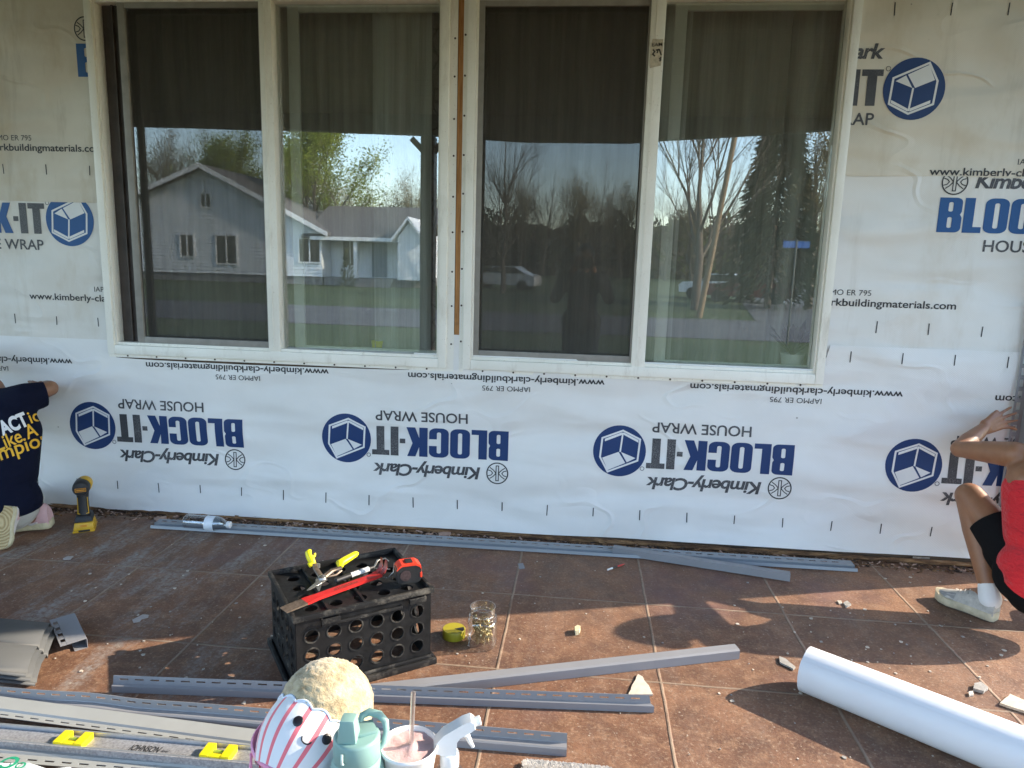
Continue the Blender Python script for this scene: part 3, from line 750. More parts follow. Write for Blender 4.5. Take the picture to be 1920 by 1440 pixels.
# conifer
def conifer(h, r):
    b = MB(); b.tube([(0, 0, 0), (0, 0, h*.95)], [.16, .02], 7); tm = b.mesh('trunk'); tm.materials.append(BARK)
    b = MB(); rnd = random.Random(6)
    for i in range(6500):
        t = rnd.random()**.8; z = h*(.06 + .94*t); rr = r*(1-t)**.9*rnd.uniform(.35, 1.08); a = rnd.uniform(0, 6.283)
        c = Vector((math.cos(a)*rr, math.sin(a)*rr, z - rr*.25)); d = Vector((math.cos(a), math.sin(a), -.35)).normalized(); s_ = d.cross(Vector((0, 0, 1))).normalized(); l = rnd.uniform(.18, .42)
        b.face([c - d*l*.5, c + s_*.06, c + d*l, c - s_*.06]); b.face([c - d*l*.4 + Vector((0,0,.1)), c + Vector((0, 0, -.06)), c + d*l*.8, c + Vector((0, 0, .06))])
    cm = b.mesh('crown'); cm.materials.append(M('conifer needles', (.022, .035, .016), .85, .5, 2)); return tm, cm
p = mir(1440, 560, 30); t = thing('conifer_tree', 'dark conifer by the road, mirrored in the right window', 'tree', (p.x, -30, GZ))
for nm, me in zip(('trunk', 'crown'), conifer(11.0, 2.3)): o = bpy.data.objects.new(nm, me); COL.objects.link(o); o.parent = t
# leaning utility pole, street sign
a = mir(1312, 580, 22.6); c = mir(1385, 378, 22.6); b = MB(); b.tube([(a.x, a.y, GZ), (c.x, c.y, 8.2)], [.11, .08], 10)
tag(b.build('utility_pole', bark('weathered pole wood', (.22, .16, .10)), None, smooth=60), 'leaning wooden utility pole at the roadside, mirrored in the right window', 'pole')
p = mir(1493, 458, 14.6); st = thing('street_sign', 'blue street name sign on a thin post at the corner', 'street sign', (p.x, -14.6, GZ))
b = MB(); b.tube([(0, 0, 0), (0, 0, p.z-GZ+.12)], .022, 8); b.build('post', M('dull green post', (.10, .11, .10), .6), st)
b = MB(); b.box((0, 0, p.z-GZ), (.62, .012, .16)); b.build('plate', M('blue sign plate', (.01, .09, .35), .5), st)
# white bungalow
HX0 = mir(275, 540, 40).x; HX1 = mir(790, 540, 40).x; HZ = GZ + .6
siding = M('white clapboard', (.66, .68, .69), .7, .06, 3)
def clap():
    s = NT('white clapboard rows'); wv = s.n('TexWave', wave_type='BANDS', bands_direction='Z', wave_profile='SAW'); wv.inputs['Scale'].default_value = 1.3; s.l(s.co(), wv.inputs['Vector'])
    s.set(Base_Color=s.mix(s.noise(2, 4), (.70, .75, .79), (.80, .83, .86)), Roughness=.7); s.bump(wv.outputs[0], .8, .02); return s.m
CLAP = clap()
bung = thing('bungalow', 'white clapboard bungalow with gable and front porch across the street', 'house', ((HX0+HX1)/2, -40, GZ))
bw = (HX1-HX0); x0 = -bw/2; mid = x0 + bw*.62                          # gabled block left, porch wing right
hx = (HX0+HX1)/2; gx0, gx1, gc = mir(147, 400, 40).x - hx, mir(603, 400, 40).x - hx, mir(388, 400, 40).x - hx
b = MB(); b.prism([(gx0, 0, .5), (gx1, 0, .5), (gx1, 0, 3.4), (gc, 0, 6.9), (gx0, 0, 3.4)], (0, -9, 0)); b.b2((gx1, -9, .5), (x0+bw, -1.6, 3.3)); b.build('wall', CLAP, bung)
b = MB(); b.b2((gx0+.05, -8.9, 0), (gx1-.05, -.06, .5)); b.b2((gx1, -8.9, 0), (x0+bw, -.2, .5)); b.build('foundation', M('stone foundation', (.2, .2, .2), .9, .5, 4), bung)
RF = M('grey shingle roof', (.12, .115, .115), .9, .25, 5, bump=.4, bscale=15)
b = MB()
for sg, xe in ((-1, gx0-.6), (1, gx1+.6)):
    b.prism([(gc, .7, 7.16), (xe, .7, 3.2), (xe, .7, 3.05), (gc, .7, 6.98)], (0, -10.2, 0))
b.prism([(gx1-1.2, .4, 2.85), (x0+bw+.5, .4, 2.85), (x0+bw+.5, -4.6, 5.0), (gx1-1.2, -4.6, 5.0)], (0, 0, .14)); b.build('roof', RF, bung)
TR = M('white trim paint', (.78, .79, .80), .5, .04); DKW = M('dark window glass', (.02, .025, .03), .15)
b = MB()
for sg, xe in ((-1, gx0-.62), (1, gx1+.62)): b.prism([(gc, .72, 7.2), (xe, .72, 3.24), (xe, .72, 2.96), (gc, .72, 6.9)], (0, .06, 0))
b.b2((gx1-.6, .42, 2.76), (x0+bw+.5, .5, 2.98)); b.build('trim', TR, bung)
for cx, cz, ww, hh, dy in ((mir(350, 440, 40).x-hx, 2.2, 1.0, 1.5, .06), (mir(425, 460, 40).x-hx, 2.0, 1.5, 1.9, .06), (gc, 5.0, .8, 1.0, .06), (mir(592, 480, 40).x-hx-.35, 2.1, 1.5, 1.6, .06), (mir(652, 480, 41).x-hx, 2.0, 1.1, 1.7, -1.54)):
    wn = MB(); bars(wn, cx-ww/2, cx+ww/2, cz-hh/2, cz+hh/2, dy-.02, dy+.07, .1, .1, .1, .1, 0); wn.b2((cx-.04, dy-.01, cz-hh/2+.1), (cx+.04, dy+.06, cz+hh/2-.1))
    o = wn.build('window', TR, bung); g = MB(); g.b2((cx-ww/2+.09, dy-.01, cz-hh/2+.09), (cx+ww/2-.09, dy+.02, cz+hh/2-.09)); g.build('pane', DKW, o)
b = MB(); b.b2((gx1+2.7, -1.6, .55), (gx1+3.7, -1.52, 2.7)); b.build('door', M('grey blue door', (.16, .20, .25), .5), bung)
b = MB(); z = .5                                              # lapped boards over the gable front and the wing
while z < 6.7:
    k_ = max(0, (z-3.3)/3.6); xl, xr = gx0 + (gc-gx0)*k_, gx1 - (gx1-gc)*k_
    b.prism([(xl, .004, z), (xl, .055, z), (xl, .012, z+.20), (xl, .004, z+.20)], (xr-xl, 0, 0))
    if z < 3.2: b.prism([(gx1+.02, -1.596, z), (gx1+.02, -1.545, z), (gx1+.02, -1.588, z+.20), (gx1+.02, -1.596, z+.20)], (x0+bw-gx1-.04, 0, 0))
    z += .21
b.build('clapboards', CLAP, bung)
ex0, ex1 = mir(742, 400, 38).x - hx, mir(786, 400, 38).x - hx
b = MB(); b.prism([(ex0, 1.6, .5), (ex1, 1.6, .5), (ex1, 1.6, 3.0), ((ex0+ex1)/2, 1.6, 3.9), (ex0, 1.6, 3.0)], (0, -3.1, 0)); b.build('entry', CLAP, bung)
b = MB()
for sg, xe in ((-1, ex0-.3), (1, ex1+.3)): b.prism([((ex0+ex1)/2, 1.95, 4.2), (xe, 1.95, 2.95), (xe, 1.95, 2.75), ((ex0+ex1)/2, 1.95, 4.0)], (0, -3.6, 0))
b.build('entry_roof', TR, bung)
b = MB()
for i in range(4): b.b2((gx1+2.4, .2+i*.3-.3, 0), (gx1+4.6, .5+i*.3-.3, .5-.12*i))
b.build('steps', M('worn concrete steps', (.25, .23, .21), .9), bung)
for px_ in (gx1+2.2, x0+bw-.1): b = MB(); b.b2((px_-.1, .1, .5), (px_+.1, .3, 2.85)); b.build('porch_post', TR, bung)
p = mir(640, 540, 37); b = MB(); rnd = random.Random(3)
for i in range(320):
    a = rnd.uniform(0, 6.28); z = rnd.random(); rr = .55*(1-z)*rnd.uniform(.3, 1); c = Vector((p.x+math.cos(a)*rr, -38+math.sin(a)*rr, GZ+2.2*z)); d = Vector((math.cos(a), math.sin(a), .9)).normalized()*.22; e = d.orthogonal().normalized()*.05
    b.face([c-e, c+d*.3-e*.3, c+d, c+e])
tag(b.build('shrub', M('dull shrub leaves', (.06, .07, .03), .9, .4, 3), None), 'dull pointed shrub in front of the white bungalow', 'shrub')
# parked cars
def car(label, x, y, rz, col):
    t = thing('parked_car', label, 'car', (x, y, GZ), rz, 'cars parked across the street')
    side = [(-2.2, .35), (-2.25, .75), (-2.0, .95), (-1.0, 1.02), (-.45, 1.45), (.95, 1.47), (1.65, 1.05), (2.2, .95), (2.28, .6), (2.2, .32)]
    b = MB(); b.loft([[Vector((u*(1 if abs(k) < .8 else .985), k, v)) for u, v in side] for k in (-.86, -.75, .75, .86)]); b.build('body', M('car paint '+label[:12], col, .25, .05, coat=.6), t, smooth=35)
    b = MB(); b.loft([[Vector((u, k, v)) for u, v in ((-.93, 1.04), (-.42, 1.40), (.92, 1.42), (1.5, 1.07))] for k in (-.872, .872)]); b.build('windows', DKW, t)
    for wx in (-1.4, 1.4):
        for wy in (-.82, .82):
            b = MB(); b.lathe([(.2, -.1), (.32, -.1), (.33, 0), (.32, .1), (.2, .1)], 18, Matrix.Translation((wx, wy, .33)) @ Matrix.Rotation(R(90), 4, 'X')); b.build('wheel', M('tyre rubber', (.02, .02, .02), .8), t)
    for wy in (-.6, .6): b = MB(); b.box((-2.23, wy, .72), (.05, .3, .12)); b.build('headlight', M('headlight lens', (.7, .7, .7), .2), t)
p = mir(945, 548, 42); car('silver car parked far across the street', p.x, -42, .2, (.55, .56, .58))
p = mir(1365, 550, 36); car('white car parked behind the leaning pole', p.x, -38, .5, (.72, .73, .74))
p = mir(1412, 550, 34); car('dark red car parked beside the conifer', p.x, -35, .4, (.16, .02, .025))

# ================================================================== THINGS ON THE PORCH
VIN = M('grey vinyl trim', (.245, .245, .255), .38, .06, 6, spec=.5)
VIN2 = M('pale grey vinyl', (.31, .32, .31), .42, .06, 6)
VIN3 = M('glossy grey vinyl', (.25, .265, .28), .22, .06, 6)
def channel(name, label, P0, P1, prof, mat, slot=None, z0=0.0, z1=None, group='vinyl trim lying on the porch', cat='trim', bow=None, pitch=.05, ratio=.58, thick=.0016, flip=False, cut=0.0):
    """thin bent vinyl strip run from P0 to P1; prof = [(across, up), ...]; slot = index of the profile span with nail slots"""
    a, c = Vector((P0[0], P0[1], z0)), Vector((P1[0], P1[1], z0 if z1 is None else z1)); L = (c-a).length; ax = (c-a)/L
    n = Vector((-ax.y, ax.x, 0)).normalized(); up = ax.cross(n)
    if up.z < 0: up = -up
    t = thing(name, label, cat, a, 0.0, group)
    def strip(pr, mk_slot):
        b = MB(); ts = [0.0]; keep = []
        pos = pitch*.4
        while pos + pitch < L:
            ts += [pos, pos + pitch*ratio]; pos += pitch
        ts.append(L); rows = []
        for s_ in ts:
            w_ = bow(s_/L) if bow else (0, 0)
            rows.append([b.bm.verts.new(ax*(s_ + (cut*u if s_ == L else 0)) + n*(u + w_[0]) + up*(v + w_[1]*(v > .02))) for u, v in pr])
        for i in range(len(ts)-1):
            for j in range(len(pr)-1):
                if mk_slot == j and i % 2 == 1: continue
                b.bm.faces.new((rows[i][j], rows[i+1][j], rows[i+1][j+1], rows[i][j+1]))
        return b
    if slot is None: strip(prof, -1).build('channel', mat, t, solid=thick)
    else:
        u0, u1 = prof[slot], prof[slot+1]; lerp = lambda k: (u0[0]+(u1[0]-u0[0])*k, u0[1]+(u1[1]-u0[1])*k)
        fl_ = list(prof[:slot+1]) + [lerp(.36), lerp(.54)] + list(prof[slot+1:])
        k = slot+1
        strip(fl_[k-1:k+3] if slot > 0 else fl_[0:4], 1).build('nailing_flange', mat, t, solid=thick)
        rest = fl_[k+2:]
        if len(rest) > 1: strip(rest, -1).build('channel', mat, t, solid=thick)
        if slot > 0: strip(fl_[:k], -1).build('channel', mat, t, solid=thick)
    return t
# long strip lying along the foot of the wall
a = fl(283, 991); c = fl(1482, 1066)
channel('trim_channel', 'long shiny pale trim strip lying along the foot of the wall', a, (1.26, -.15), [(.078, .018), (.030, .015), (.030, .004), (.008, .003), (.0, .015), (-.004, .002)], VIN3, 0, z0=.001)
a = fl(1148, 1040); c = fl(1481, 1092)
channel('trim_channel', 'short grey trim strip crossing under the right end of the long strip by the wall', a, c, [(.045, .002), (.043, .030), (.001, .034), (.0, .003)], VIN, z0=.0005)
# three channels in front of the crate
Jp = [(.006, .055), (.004, .030), (.0, .028), (.0, .002), (.024, .001), (.026, .020)]
a = fl(212, 1297); c = fl(1222, 1335)
channel('trim_channel', 'grey slotted trim channel standing on edge just behind the plush toy', a, c, [(.009, .049), (.004, .025), (-.005, .022), (-.005, .002), (.024, .001), (.026, .016)], VIN, 0, cut=-1.0, pitch=.0465)
a = fl(690, 1318); c = fl(1386, 1236)
channel('trim_channel', 'plain grey trim piece with a pale top, angled away behind the slotted channel', a + Vector((0, .004, 0)), c, [(0, .001), (.0, .030), (.006, .034), (.034, .036), (.036, .004)], VIN, z0=.0005)
a = fl(-60, 1322); c = fl(1062, 1417)
channel('trim_channel', 'wide slotted grey channel running behind the bottle, cup and spray bottle', a, c, [(.020, .053), (.018, .028), (.016, .025), (.0, .024), (-.004, .021), (-.004, .001), (.03, .001)], VIN, 0, bow=lambda t: (0, .005*math.sin(max(0, (t-.12))*22)*math.exp(-((t-.24)/.09)**2)), pitch=.0455)
a = fl(-70, 1330, .034); c = fl(520, 1408, .012)
channel('trim_channel', 'flat pale slotted strip lying between the wavy channel and the spirit level', a, c, [(-.006, .004), (.016, .005), (.020, .010), (.066, .011), (.070, .006)], VIN2, 0, z0=.026, z1=.004, pitch=.0455)
a = fl(-60, 1420, .02); c = fl(470, 1462, .015)
channel('trim_channel', 'pale slotted strip nearest the camera at the lower left, under the white bag', a, c, [(-.008, .004), (.020, .005), (.024, .010), (.080, .011)], VIN2, 0, z0=.018, z1=.012, pitch=.0455)
# scrap of box channel with an open end
a = fl(127, 1170); c = fl(149, 1219); ax = (c-a).normalized(); ang = math.atan2(ax.y, ax.x)
t = thing('channel_offcut', 'short grey box channel offcut with an open dark end', 'trim', a, ang, 'vinyl trim lying on the porch')
L = (c-a).length
b = MB(); pr = [(-.033, .032), (.022, .034), (.024, .030), (.024, .001), (-.012, .001), (-.014, .006)]
b.loft([[Vector((x, u, v)) for u, v in pr] for x in (0, L*.5, L)], False, closed=False); b.build('channel', VIN, t, solid=.002)
b = MB()
for i in range(9):
    if i % 2 == 0: b.b2((L*i/9, -.046, .0305), (L*(i+1)/9, -.0335, .0325))
b.b2((0, -.052, .0305), (L, -.0465, .0325)); b.build('nailing_flange', VIN, t)
# stack of siding panels at the left edge
for i in range(3):
    x1 = fl(97, 1192).x + .018 - i*(-.012); e0 = fl(97+i*7, 1194); e1 = fl(50+i*8, 1292)
    axv = Vector((-1, .02, 0)).normalized(); nv = (e1-e0).to_2d()
    t = thing('vinyl_siding', ('top grey siding panel of the stack at the left edge', 'middle grey siding panel showing its stepped cut end', 'bottom grey siding panel of the stack at the left edge')[i], 'siding', (0, 0, 0), 0, 'siding panels stacked at the left edge')
    prof = [(0, .005), (.02, .020), (.25, .028), (.46, .020), (.49, .005), (.52, .022), (.72, .030), (.90, .016), (.93, .004), (.97, .012), (1.0, .006)]
    base = .034 - i*.015
    b = MB(); b.loft([[Vector((e0.x + nv.x*u + axv.x*s_, e0.y + nv.y*u + axv.y*s_, base + v)) for u, v in prof] for s_ in (0, .3, 1.1)], False, closed=False)
    b.build('panel', M('grey vinyl siding', (.078, .081, .082), .6, .06, 5), t, solid=.0015, smooth=35)
# spirit level
a = fl(-120, 1370, .03); c = fl(545, 1429, .03); ax = (c-a).normalized(); ang = math.atan2(ax.y, ax.x); L = (c-a).length
lv = thing('spirit_level', 'long aluminium spirit level with two yellow vials lying on its side', 'spirit level', (a.x, a.y, .018), ang)
ALU = M('brushed aluminium', (.58, .60, .62), .32, .10, 30, metal=.75); ALUD = M('speckled worn aluminium', (.34, .34, .35), .5, .35, 160, metal=.35)
b = MB(); b.b2((0, -.030, 0), (L, -.026, .026), .001); b.b2((0, .030, 0), (L, .036, .024), .001); b.build('rail', ALU, lv)
b = MB(); b.b2((0, -.0258, .010), (L, .0298, .014)); b.build('web', ALUD, lv)
b = MB(); b.b2((0, -.0345, .001), (L, -.0302, .0255)); b.build('edge_rail', ALUD, lv)
YEL = M('yellow plastic', (.80, .68, .05), .4); VYEL = M('bright yellow vial housing', (.85, .66, .01), .4, .05)
for pxl in (155, 415):
    q = fl(pxl, 1378 if pxl < 200 else 1411, .03); s_ = (Vector((q.x, q.y, 0)) - Vector((a.x, a.y, 0))).dot(ax)
    b = MB(); b.b2((s_-.040, -.026, .012), (s_-.016, .022, .032), .003); b.b2((s_+.016, -.026, .012), (s_+.040, .022, .032), .003); b.b2((s_-.0158, -.026, .012), (s_+.0158, -.014, .030), .002)
    v = b.build('vial_housing', VYEL, lv, smooth=40)
    b = MB(); b.lathe([(.006, -.016), (.006, .016)], 12, Matrix.Translation((s_, .002, .020)) @ Matrix.Rotation(R(90), 4, 'Y')); b.build('vial', M('green vial liquid', (.30, .42, .06), .1), v, smooth=40)
ink = Ink(); q = fl(283, 1397, .032); s_ = (Vector((q.x, q.y, 0)) - Vector((a.x, a.y, 0))).dot(ax)
ink.text('JOHNSON', (s_-.050, -.011), (s_+.036, -.011), .021, 0, .022, .3); ink.text('level', (s_+.040, -.008), (s_+.060, -.008), .010, 0, .01, .3); ink.stroke([(s_-.05, -.014), (s_+.03, -.014)], .002, 0, lambda x, y: (x, y))
for v_ in ink.bm.verts: v_.co.z = .0148
me = bpy.data.meshes.new('lettering'); ink.bm.to_mesh(me); link('lettering', me, INK_BLACK, lv)
# crumpled bag at the lower left corner
q = fl(45, 1452, .02); b = MB(); rows = []
for j in range(15):
    r_ = []
    for i in range(25):
        u, v = i/24-.5, j/14-.5
        z = .035 + .03*noise.noise((u*7, v*6, 2)) + .016*noise.noise((u*19, v*17, 5)); e = max(abs(u), abs(v))*2
        r_.append(Vector((q.x - .03 + u*.36 + .01*noise.noise((v*9, u*3, 8)), q.y - .075 + v*.17 + .012*noise.noise((u*11, 1, 3)), .022 + z*(1-e**4) + .01)))
    rows.append(r_)
b.loft(rows, False, closed=False)
bag = b.build('plastic_bag', M('white plastic film', (.70, .76, .80), .25, .08, 30), None, smooth=80); tag(bag, 'crumpled white plastic bag with teal and green print in the lower left corner', 'bag')
b = MB()
for cx, cy, rr in ((.05, .02, .022), (.085, .015, .012)):
    b.lathe([(rr, 0), (rr*.62, .0005)], 16, Matrix.Translation((q.x-.03+cx-.03, q.y-.03+cy-.02, .075)), caps=False)
b.build('printed_ring', M('green print', (.02, .30, .16), .4), bag)

# ---- crate
DK = M('dusty black plastic', (.011, .011, .0115), .5, .5, 25, bump=.15, bscale=80, spec=.22)
def dusty(name='dusty rim plastic'):
    s = NT(name); v = s.noise(14, 6, .75); s.set(Base_Color=s.mix(s.ramp(v, [(.50, 0), (.74, .75)]), (.012, .012, .0125), (.17, .155, .13)), Roughness=.6); s.b.inputs['Specular IOR Level'].default_value = .25; return s.m
DUST = dusty()
FLc, FRc = Vector((-.793, -1.364, 0)), Vector((-.447, -1.116, 0)); cang = math.atan2(FRc.y-FLc.y, FRc.x-FLc.x); CW, CD, CH = .428, .340, .266
crate = thing('plastic_crate', 'black plastic file crate with round holes, tools lying on its top', 'crate', FLc, cang)
def perf(nx, ny, cw, ch, r, T, ring=.0035, skip=()):
    """panel of nx by ny cells with a round hole each, built in local (u, v) and mapped by T"""
    b = MB(); N = 20; lips = MB()
    for i in range(nx):
        for j in range(ny):
            cx, cy = (i+.5)*cw, (j+.5)*ch; outer = []; inner = []
            for k in range(N):
                a = 2*math.pi*(k+.5)/N; ca, sa = math.cos(a), math.sin(a)
                q = min(cw/2/abs(ca), ch/2/abs(sa)); outer.append((cx+ca*q, cy+sa*q)); inner.append((cx+r*ca, cy+r*sa))
            for sx_ in (-1, 1):
                for sy_ in (-1, 1): pass
            vo = [b.bm.verts.new(T(*p, 0)) for p in outer]; vi = [b.bm.verts.new(T(*p, 0)) for p in inner]
            for k in range(N):
                k2 = (k+1) % N; b.bm.faces.new((vo[k], vo[k2], vi[k2], vi[k]))
                # fill the cell corner between two border samples on different sides
                p0, p1 = outer[k], outer[k2]
                if abs(p0[0]-p1[0]) > 1e-6 and abs(p0[1]-p1[1]) > 1e-6:
                    cxn = cx + math.copysign(cw/2, p0[0]+p1[0]-2*cx); cyn = cy + math.copysign(ch/2, p0[1]+p1[1]-2*cy)
                    b.bm.faces.new((vo[k], b.bm.verts.new(T(cxn, cyn, 0)), vo[k2]))
            rings = []
            for rr, dd in ((r-.0005, -.004), (r-.0005, ring), (r+.003, ring), (r+.004, -.0005)):
                rings.append([T(cx+rr*math.cos(2*math.pi*k/N), cy+rr*math.sin(2*math.pi*k/N), dd) for k in range(N)])
            lips.loft(rings, False)
    bmesh.ops.remove_doubles(b.bm, verts=b.bm.verts, dist=1e-5)
    return b, lips
ins = .012
def side(T, nx, w_, name='side_panel'):
    cw = (w_-2*ins)/nx; chh = .0605
    b, lips = perf(nx, 3, cw, chh, .0205, lambda u, v, d: T(u+ins, v+.042, d))
    # solid bands above, below and beside the holes
    for (u0, v0, u1, v1) in ((0, 0, w_, .042), (0, .042+3*chh, w_, CH-.012), (0, .042, ins, .042+3*chh), (w_-ins, .042, w_, .042+3*chh)):
        b.face([T(u0, v0, 0), T(u1, v0, 0), T(u1, v1, 0), T(u0, v1, 0)])
    o = b.build(name, DK, crate, solid=.0035); lips.build('hole_rims', DUST, o, smooth=40, recalc=False)
side(lambda u, v, d: Vector((u, -d, v)), 6, CW, 'front_panel')
side(lambda u, v, d: Vector((CW-u, CD+d, v)), 6, CW, 'back_panel')
side(lambda u, v, d: Vector((-d, CD-u, v)), 5, CD)
side(lambda u, v, d: Vector((CW+d, u, v)), 5, CD)
b, lips = perf(5, 4, (CW-.04)/5, (CD-.04)/4, .021, lambda u, v, d: Vector((u+.02, v+.02, CH-.016+d)), .002)
for (u0, v0, u1, v1) in ((0, 0, CW, .02), (0, CD-.02, CW, CD), (0, .02, .02, CD-.02), (CW-.02, .02, CW, CD-.02)): b.face([(u0, v0, CH-.016), (u1, v0, CH-.016), (u1, v1, CH-.016), (u0, v1, CH-.016)])
tp = b.build('top_panel', DK, crate, solid=.003); lips.build('hole_rims', DK, tp, smooth=40)
b = MB()                                                                                                    # ribs across the top
for x in (CW*.5, CW*.24): b.b2((x-.004, .004, CH-.0145), (x+.004, CD-.004, CH-.006))
b.build('rib', DK, tp)
def ring_rim(z0, z1, out, wd, name):
    b = MB(); o = out
    b.b2((-o, -o, z0), (CW+o, -o+wd, z1), .003); b.b2((-o, CD+o-wd, z0), (CW+o, CD+o, z1), .003)
    b.b2((-o, -o+wd, z0), (-o+wd, CD+o-wd, z1-.0005), .003); b.b2((CW+o-wd, -o+wd, z0), (CW+o, CD+o-wd, z1-.0005), .003)
    b.build(name, DUST, crate, smooth=45)
ring_rim(CH-.018, CH, .010, .012, 'rim'); ring_rim(0, .022, .018, .012, 'base_flange')
b = MB(); b.b2((-.010, -.010, .0225), (CW+.010, -.0035, .034), .003); b.build('base_ledge', DUST, crate)
for x in (.10, CW-.05):
    b = MB(); b.b2((x-.028, -.020, CH-.036), (x+.028, -.016, CH-.019), .001); b.b2((x-.028, -.0155, CH-.036), (x-.024, -.0105, CH-.019)); b.b2((x+.024, -.0155, CH-.036), (x+.028, -.0105, CH-.019)); b.build('clip', DUST, crate)
b = MB(); b.b2((.075, -.014, CH-.046), (CW-.10, -.006, CH-.037), .002); b.build('front_lip', DUST, crate)

# ---- tools on the crate
ZT = CH + .0015
RED = M('red tool paint', (.48, .018, .016), .38, .15, 25); STEEL = M('worn bright steel', (.55, .54, .52), .3, .25, 60, metal=.9); DSTEEL = M('rusty dark steel', (.16, .12, .09), .5, .4, 70, metal=.5)
BLK = M('black rubber', (.016, .016, .017), .5, .3, 40)
def frame_pts(a, c):
    ax = (c-a); L = ax.length; ax /= L; n = Vector((-ax.y, ax.x, 0)).normalized(); return ax, n, L
# flat pry bar
a = fl(531, 1144, ZT+.004); c = fl(722, 1075, ZT+.004); ax, n, L = frame_pts(a, c)
bar = thing('pry_bar', 'red flat pry bar with a bare worn blade lying across the crate top', 'pry bar', (a.x, a.y, ZT))
ang = math.atan2(ax.y, ax.x); bar.rotation_euler = (0, 0, ang)
def ribbon(b, rows):   # rows of (x, half width, z centre, half thickness, y shift)
    b.loft([[Vector((x, -w_+s_, z-t_)), Vector((x, w_+s_, z-t_)), Vector((x, w_+s_, z+t_)), Vector((x, -w_+s_, z+t_))] for x, w_, z, t_, s_ in rows])
k = L
b = MB(); ribbon(b, [(.0, .021, .003, .0008, 0), (.02, .021, .004, .002, 0), (.07, .020, .006, .003, 0)]); b.build('blade', DSTEEL, bar, smooth=40)
b = MB(); ribbon(b, [(.0702, .020, .006, .003, 0), (.085, .019, .0065, .004, 0), (.11, .0145, .007, .0045, 0), (k*.80, .0145, .007, .0045, 0), (k*.86, .016, .007, .004, 0), (k*.93, .020, .010, .0035, 0)]); b.build('shank', RED, bar, smooth=40)
b = MB()
for sg in (-1, 1): ribbon(b, [(k*.9301, .009, .010, .0034, sg*.0105), (k*.965, .009, .020, .0034, sg*.011), (k*.985, .008, .036, .003, sg*.012), (k*.988, .0065, .056, .0015, sg*.013)])
b.build('claw', M('chipped red tool paint', (.22, .022, .02), .45, .5, 60), bar, smooth=40)
ink = Ink(); ink.stroke([(k*.46, -.004), (k*.70, -.004)], .0085, 0, lambda x, y: (x, y)); ink.stroke([(k*.48, .004), (k*.66, .004)], .004, 0, lambda x, y: (x, y))
for v in ink.bm.verts: v.co.z = .0120
me = bpy.data.meshes.new('worn_print'); ink.bm.to_mesh(me)
def worn():
    s = NT('worn black tool print'); s.set(Base_Color=s.mix(s.ramp(s.noise(260, 3, .6, s.map(scale=(1, 2.2, 1))), [(.46, 0), (.54, 1)]), (.02, .015, .015), (.45, .05, .03)), Roughness=.5); return s.m
link('worn_print', me, worn(), bar)
# tape measure
a = fl(744, 1097, ZT); c = fl(795, 1090, ZT); ax, n, L = frame_pts(a, c); L = .082
tm = thing('tape_measure', 'black tape measure with a red orange top at the right end of the crate', 'tape measure', (a.x, a.y, ZT), math.atan2(ax.y, ax.x))
def rbox(prof_r, x0, x1, z0, z1, y0, y1):
    p_ = rrect(x0, z0, x1, z1, prof_r, 5); return [[Vector((x, y, z)) for x, z in p_] for y in (y0, y1)]
b = MB()
b.loft([[Vector((x*.94+L*.03, y, z)) for x, z in rrect(0, 0, L, .060, .016, 5)] if e else [Vector((x, y, z)) for x, z in rrect(0, 0, L, .060, .016, 5)] for y, e in ((0, 1), (.004, 0), (.041, 0), (.045, 1))]); b.build('case', BLK, tm, smooth=40)
b = MB(); b.loft([[Vector((x, y, z)) for x, z in [(L*.00, .046), (L*.06, .058), (L*.2, .0665), (L*.8, .0665), (L*.97, .057), (L*.99, .044), (L*.9, .054), (L*.75, .0600), (L*.22, .0600), (L*.1, .054)]] for y in (-.002, .047)]); b.build('top_grip', M('orange red rubber', (.75, .045, .015), .5, .1, 30), tm, smooth=30)
b = MB(); b.b2((L*.38, .008, .0662), (L*.66, .036, .0705), .001); b.build('lock_button', BLK, tm)
b = MB(); b.b2((L*.93, -.0015, .016), (L*1.02, .020, .034), .002); b.build('tape_hook', M('orange red rubber', (.75, .045, .015), .5), tm)
b = MB(); b.lathe([(.018, 0), (.018, .0012)], 20, Matrix.Translation((L*.35, -.0012, .028)) @ Matrix.Rotation(R(90), 4, 'X')); b.build('badge', M('badge dark grey', (.05, .03, .03), .5, .5, 90), tm)
b = MB(); b.tube([(L*.02, .05, .055), (L*.0, .055, .02), (-.02, .05, .004), (-.04, .07, .004), (-.05, .10, .006), (-.03, .12, .006), (.0, .11, .006)], .0016, 6); b.build('belt_clip_wire', STEEL, tm, smooth=60)
# marker pen
a = fl(628, 1091, ZT+.006); c = fl(692, 1068, ZT+.006); ax, n, L = frame_pts(a, c)
mk = thing('marker_pen', 'black marker pen with a white label beside the pry bar', 'marker', (a.x, a.y, ZT+.009), math.atan2(ax.y, ax.x))
ry = Matrix.Rotation(R(90), 4, 'Y')
b = MB(); b.lathe([(.005, 0), (.0085, .004), (.009, L*.45)], 16, ry); b.build('cap', BLK, mk, smooth=40)
b = MB(); b.lathe([(.0085, L*.4502), (.0087, L*.98)], 16, ry); b.build('barrel', M('white marker barrel', (.72, .72, .70), .4), mk, smooth=40)
b = MB(); b.lathe([(.0068, L*.9802), (.0055, L*1.14), (.003, L*1.15)], 16, ry); b.build('tip', BLK, mk, smooth=40)
ink = Ink(); ink.stroke([(L*.52, .001), (L*.9, .001)], .004, 0, lambda x, y: (x, y))
for v in ink.bm.verts: v.co.z = .0090
me = bpy.data.meshes.new('print'); ink.bm.to_mesh(me); link('print', me, M('grey marker print', (.2, .2, .21), .5, .5, 300), mk)
